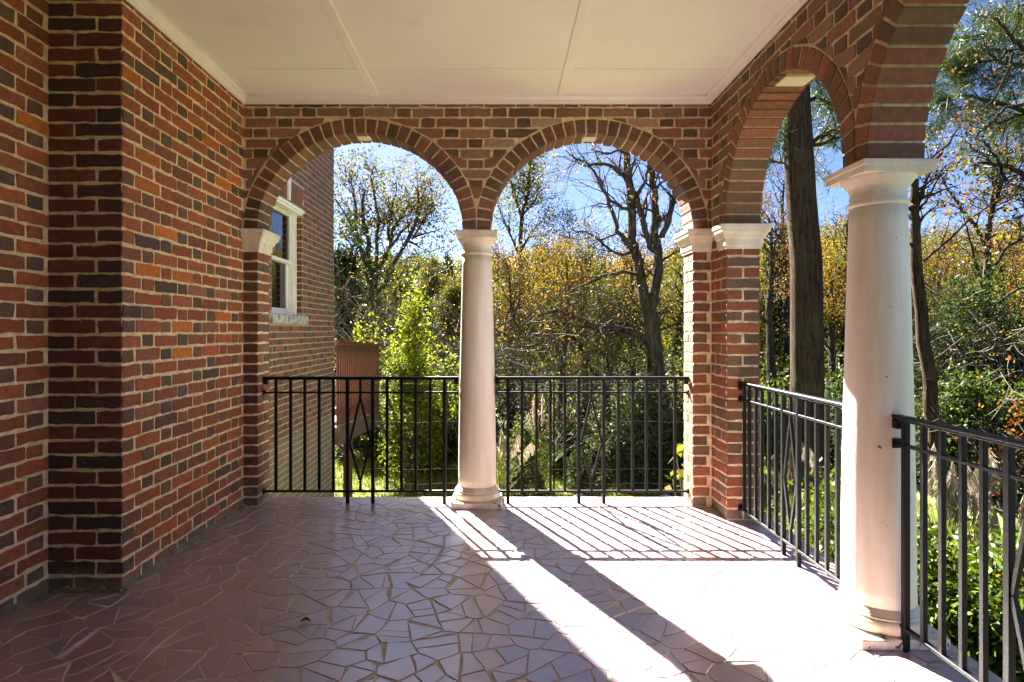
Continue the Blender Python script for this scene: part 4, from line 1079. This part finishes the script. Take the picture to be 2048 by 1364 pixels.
# small dark conifer on the skyline
def conifer(px, py_top, Y, h, seed, lab):
    x = at(px, Y); top = P(px, py_top, Y).z; rng = random.Random(seed); t = thing('conifer', lab, 'tree', (x, Y, top - h), TREES_FAR); m = MB()
    tube(m, [Vector((x, Y, top - h)), Vector((x, Y, top))], [.14, .02], 6); m.build('trunk', M['bark_dark'], t)
    n = 5000; k = RS.rand(n) ** .6; a = RS.rand(n) * 6.283; rr = .3 + k * h * .22 * (.75 + .25 * np.sin(k * 60)); q = RS.rand(n) ** .5
    leaf_mesh('crown', np.stack([x + np.cos(a) * rr * q, Y + np.sin(a) * rr * q, top - k * h * .9 - .25 * q], 1), .12, pick(n, dict(dark=5, pine=3)), M['needle'], t, .3)
conifer(895, 500, 34, 7, 1, 'small dark conifer on the skyline left of the middle column'); conifer(912, 560, 26, 5, 2, 'dark pointed conifer under the skyline against the middle column')

# the wood behind, one mass
def woods():
    pts, sz, cols = [], [], []; m = MB(); rng = random.Random(9)
    t = tag(thing('woods', 'far autumn wood of green and gold trees on the rising ground', 'woods', (0, 40, 0)), kind='stuff')
    pal = [dict(olive=5, green=3, dark=2), dict(lime=3, yellow=2, olive=4), dict(gold=3, yellow=3, olive=3), dict(green=4, dark=3, olive=2), dict(orange=2, gold=3, olive=3), dict(olive=4, lime=3), dict(lime=5, bright=3)]
    for i in range(190):
        Y = rng.uniform(26, 78); X = rng.uniform(-.36, 1.08) * Y; z0 = ground_z(X, Y); h = rng.uniform(6.0, 9.0) + (2.5 if X > .4 * Y else 0)
        lim = (EYE + Y * (rng.uniform(.085, .150) if X < .3 * Y else rng.uniform(.12, .21)) - z0) / 1.08; h = min(h, lim); w = h * rng.uniform(.24, .36)
        tube(m, [Vector((X, Y, z0)), Vector((X + rng.gauss(0, .3), Y, z0 + h * .5)), Vector((X + rng.gauss(0, .5), Y, z0 + h * .92))], [.17, .12, .03], 5)
        for q in range(26):
            f = rng.uniform(.25, .95); a = rng.uniform(0, 6.283); e = rng.uniform(.1, .9); l = w * rng.uniform(.5, 1.15); b0 = Vector((X, Y, z0 + h * f)); dv = Vector((math.cos(a) * math.cos(e), math.sin(a) * math.cos(e), math.sin(e) + .1)) * l
            tube(m, [b0, b0 + dv * .5 + rvec(rng) * .08, b0 + dv + rvec(rng) * .12], [.035, .022, .010], 3)
        nl = 60; c = RS.normal(size=(nl, 3)); c /= np.linalg.norm(c, axis=1)[:, None]; c *= RS.uniform(.45, 1, (nl, 1))
        L = np.array([X, Y, z0 + h * .56]) + c * np.array([w, w, h * .42]); n = 4600
        wh = RS.randint(0, nl, n); p = L[wh] + RS.normal(size=(n, 3)) * (.16 + .004 * Y)
        pts.append(p); sz.append(np.full(n, .028 + .0013 * Y)); cols.append(pick(n, pal[rng.randrange(len(pal))]))
    # undergrowth
    n = 120000; Y = RS.uniform(15, 60, n); X = RS.uniform(-.35, 1.1, n) * Y; z = np.array([ground_z(a, b) for a, b in zip(X, Y)]) + np.abs(RS.normal(0, .75, n))
    pts.append(np.stack([X, Y, z], 1)); sz.append(.05 + .0015 * Y); cols.append(pick(n, dict(olive=3, green=4, dark=3, lime=1, yellow=.6, rust=.6)))
    m.build('trunks', M['bark_dark'], t); leaf_mesh('foliage', np.concatenate(pts), np.concatenate(sz), np.concatenate(cols), M['leaf'], t)
woods()

# grass of the lawn strip
def lawn():
    n = 42000; X = RS.uniform(-4.2, 7, n); Y = RS.uniform(8.2, 13.5, n); z = np.array([ground_z(a, b) for a, b in zip(X, Y)])
    s = .030; h = RS.uniform(.04, .10, n); ang = RS.rand(n) * 6.283; dx, dy = np.cos(ang) * .008, np.sin(ang) * .008; lx, ly = RS.normal(0, .03, n), RS.normal(0, .03, n)
    v = np.stack([np.stack([X - dx, Y - dy, z - .01], 1), np.stack([X + dx, Y + dy, z - .01], 1), np.stack([X + lx + dx * .2, Y + ly, z + h], 1), np.stack([X + lx - dx * .2, Y + ly, z + h], 1)], 1).reshape(-1, 3)
    me = D.meshes.new('grass'); me.vertices.add(4 * n); me.vertices.foreach_set('co', v.astype('f').ravel()); me.loops.add(4 * n); me.loops.foreach_set('vertex_index', np.arange(4 * n, dtype='i'))
    me.polygons.add(n); me.polygons.foreach_set('loop_start', np.arange(0, 4 * n, 4, dtype='i')); a = me.attributes.new('tint', 'FLOAT_COLOR', 'FACE')
    c4 = np.ones((n, 4), 'f'); c4[:, :3] = pick(n, dict(glow=4, bright=4, yellow=1, lime=2)); a.data.foreach_set('color', c4.ravel()); me.materials.append(M['leaf']); me.update(); me.validate()
    tag(link('grass', me), 'sunlit yellow-green grass of the lawn below the porch', 'grass', kind='stuff')
lawn()

# ------------------------------------------------------------------ deck, fence, rocks
def deck():
    Y0, Y1, X = YW1 + .03, 10.9, XW + .02
    t = thing('wooden_deck', 'red stained wooden deck with slatted railing on a post behind the brick wing', 'deck', (X, Y0, GZ))
    zt = lambda y: 1.0 + (y - Y0) / (Y1 - Y0) * -.12; zb = lambda y: -.08 + (y - Y0) / (Y1 - Y0) * -.16
    def slab(mb, y0, y1, xa, xb, za, zb_): mb.grid([[(xa, y0, za(y0)), (xb, y0, za(y0)), (xb, y0, zb_(y0)), (xa, y0, zb_(y0))], [(xa, y1, za(y1)), (xb, y1, za(y1)), (xb, y1, zb_(y1)), (xa, y1, zb_(y1))]], caps=True)
    m = MB(); n = 24
    for i in range(n):
        a = Y0 + (Y1 - Y0) * i / n; e = a + (Y1 - Y0) / n * .70; slab(m, a, e, X, X + .022, lambda y: zt(y) - .02, lambda y: zb(y) - .05)
    m.build('slats', M['deck'], t)
    m = MB(); slab(m, Y0, Y1, X - .10, X + .06, lambda y: zt(y) + .03, lambda y: zt(y) - .012); m.build('top_rail', M['deck'], t)
    m = MB(); slab(m, Y0, Y1, X - .05, X - .004, lambda y: zt(y) - .03, lambda y: zt(y) - .14); slab(m, Y0, Y1, X - .05, X - .004, lambda y: zb(y) + .20, lambda y: zb(y) + .10); m.build('back_rail', M['deck'], t)
    m = MB(); slab(m, Y0, Y1 + .02, X - .07, X + .05, lambda y: zb(y) - .055, lambda y: zb(y) - .30); m.build('beam', M['deck_beam'], t)
    m = MB(); slab(m, Y0, Y1, X - 2.2, X - .08, lambda y: zb(y) - .01, lambda y: zb(y) - .05); m.build('boards', M['deck'], t)
    m = MB(); m.box(X - .05, X + .06, 8.62, 8.73, GZ - .1, zb(8.7) - .30, bev=.004); m.build('post', M['deck'], t)
    m = MB(); m.box(X - .10, X - .01, Y1 - .08, Y1 + .02, -.3, zt(Y1) + .02, bev=.004); m.build('end_post', M['deck'], t)
deck()
def fence():
    Y = 9.9; t = thing('wire_fence', 'low wire fence with thin posts across the lawn', 'fence', (-2, Y, GZ))
    for px in (702, 893, 1108):
        m = MB(); tube(m, [Vector((at(px, Y), Y, GZ - .1)), Vector((at(px, Y), Y, .32))], [.016, .016], 6); m.build('post', M['bark_dark'], t)
    for z in (.29, -.34, -1.12, -1.36):
        m = MB(); pts = [Vector((-3.2 + 6.4 * i / 20, Y - .017, z + .012 * math.sin(i * 1.9))) for i in range(21)]; tube(m, pts, [.0035] * 21, 4); m.build('wire', M['wire'], t)
fence()
def rock(px, py, Y, s, seed, label):
    rng = random.Random(seed); p = P(px, py, Y); z0 = ground_z(p.x, Y); m = MB(); rings = []
    ph = [rng.uniform(0, 6.28) for _ in range(4)]
    for j in range(7):
        f = j / 6; rr = s * math.sqrt(max(.01, 1 - f ** 2.2)); rings.append([(p.x + rr * math.cos(a) * (1 + .18 * math.sin(2 * a + ph[0]) + .08 * math.sin(5 * a + ph[1] + f * 2)), Y + rr * .8 * math.sin(a) * (1 + .15 * math.sin(3 * a + ph[2])), z0 - .05 + f * s * (.75 + .12 * math.sin(a + ph[3]))) for a in [2 * math.pi * i / 14 for i in range(14)]])
    m.grid(rings, caps=True); return tag(m.build('rock', M['rock'], None), label, 'rock', 'rocks edging the lawn')
rock(885, 985, 9.4, .24, 1, 'grey rock on the lawn just left of the middle column')
rock(1330, 985, 9.6, .22, 2, 'pale rock on the lawn near the foot of the brick pier')
rock(1165, 985, 9.8, .18, 3, 'pale rock below the diamond of the right end railing')
m = MB(); m.box(at(838, 9.2), at(892, 9.2), 9.15, 9.29, GZ - .02, GZ + .11, bev=.012)
tag(m.build('edging_timber', M['timber'], None), 'weathered edging timber lying below the grey rock', 'timber')

# ------------------------------------------------------------------ light, sky, camera
sc = bpy.context.scene
SUN = Vector((-.51, 1.175, 1.0)).normalized()
w = D.worlds.new('World'); sc.world = w; w.use_nodes = True; nt = w.node_tree; nt.nodes.clear()
sky = nt.nodes.new('ShaderNodeTexSky'); sky.sky_type = 'NISHITA'; sky.sun_disc = False
sky.sun_elevation = math.asin(SUN.z); sky.sun_rotation = math.atan2(SUN.x, SUN.y); sky.altitude = 0; sky.air_density = .16; sky.dust_density = .10; sky.ozone_density = 2.0
bg = nt.nodes.new('ShaderNodeBackground'); bg.inputs[1].default_value = .05; o = nt.nodes.new('ShaderNodeOutputWorld')
nt.links.new(sky.outputs[0], bg.inputs[0]); nt.links.new(bg.outputs[0], o.inputs[0])
ld = D.lights.new('sun', 'SUN'); ld.energy = 5.0; ld.angle = R(.5); ld.color = (1, .955, .88)
lo = D.objects.new('sun', ld); col.objects.link(lo); lo.location = SUN * 60; lo.rotation_euler = (-SUN).to_track_quat('-Z', 'Y').to_euler()
cam = D.cameras.new('camera'); co = D.objects.new('camera', cam); col.objects.link(co)
co.location = (0, 0, EYE); co.rotation_euler = (R(90), 0, 0)
cam.sensor_width = 36; cam.lens = 36 * FP / 2048; cam.shift_x = (1024 - VX) / 2048; cam.shift_y = -(682 - VY) / 2048
cam.clip_start = .05; cam.clip_end = 1000
sc.camera = co
sc.view_settings.view_transform = 'Standard'; sc.view_settings.look = 'None'; sc.view_settings.exposure = 3.65; sc.view_settings.gamma = 1
sc.cycles.max_bounces = 10; sc.cycles.diffuse_bounces = 6; sc.cycles.glossy_bounces = 4; sc.cycles.transmission_bounces = 6; sc.cycles.transparent_max_bounces = 8
sc.cycles.sample_clamp_indirect = 8; sc.cycles.caustics_reflective = False; sc.cycles.caustics_refractive = False
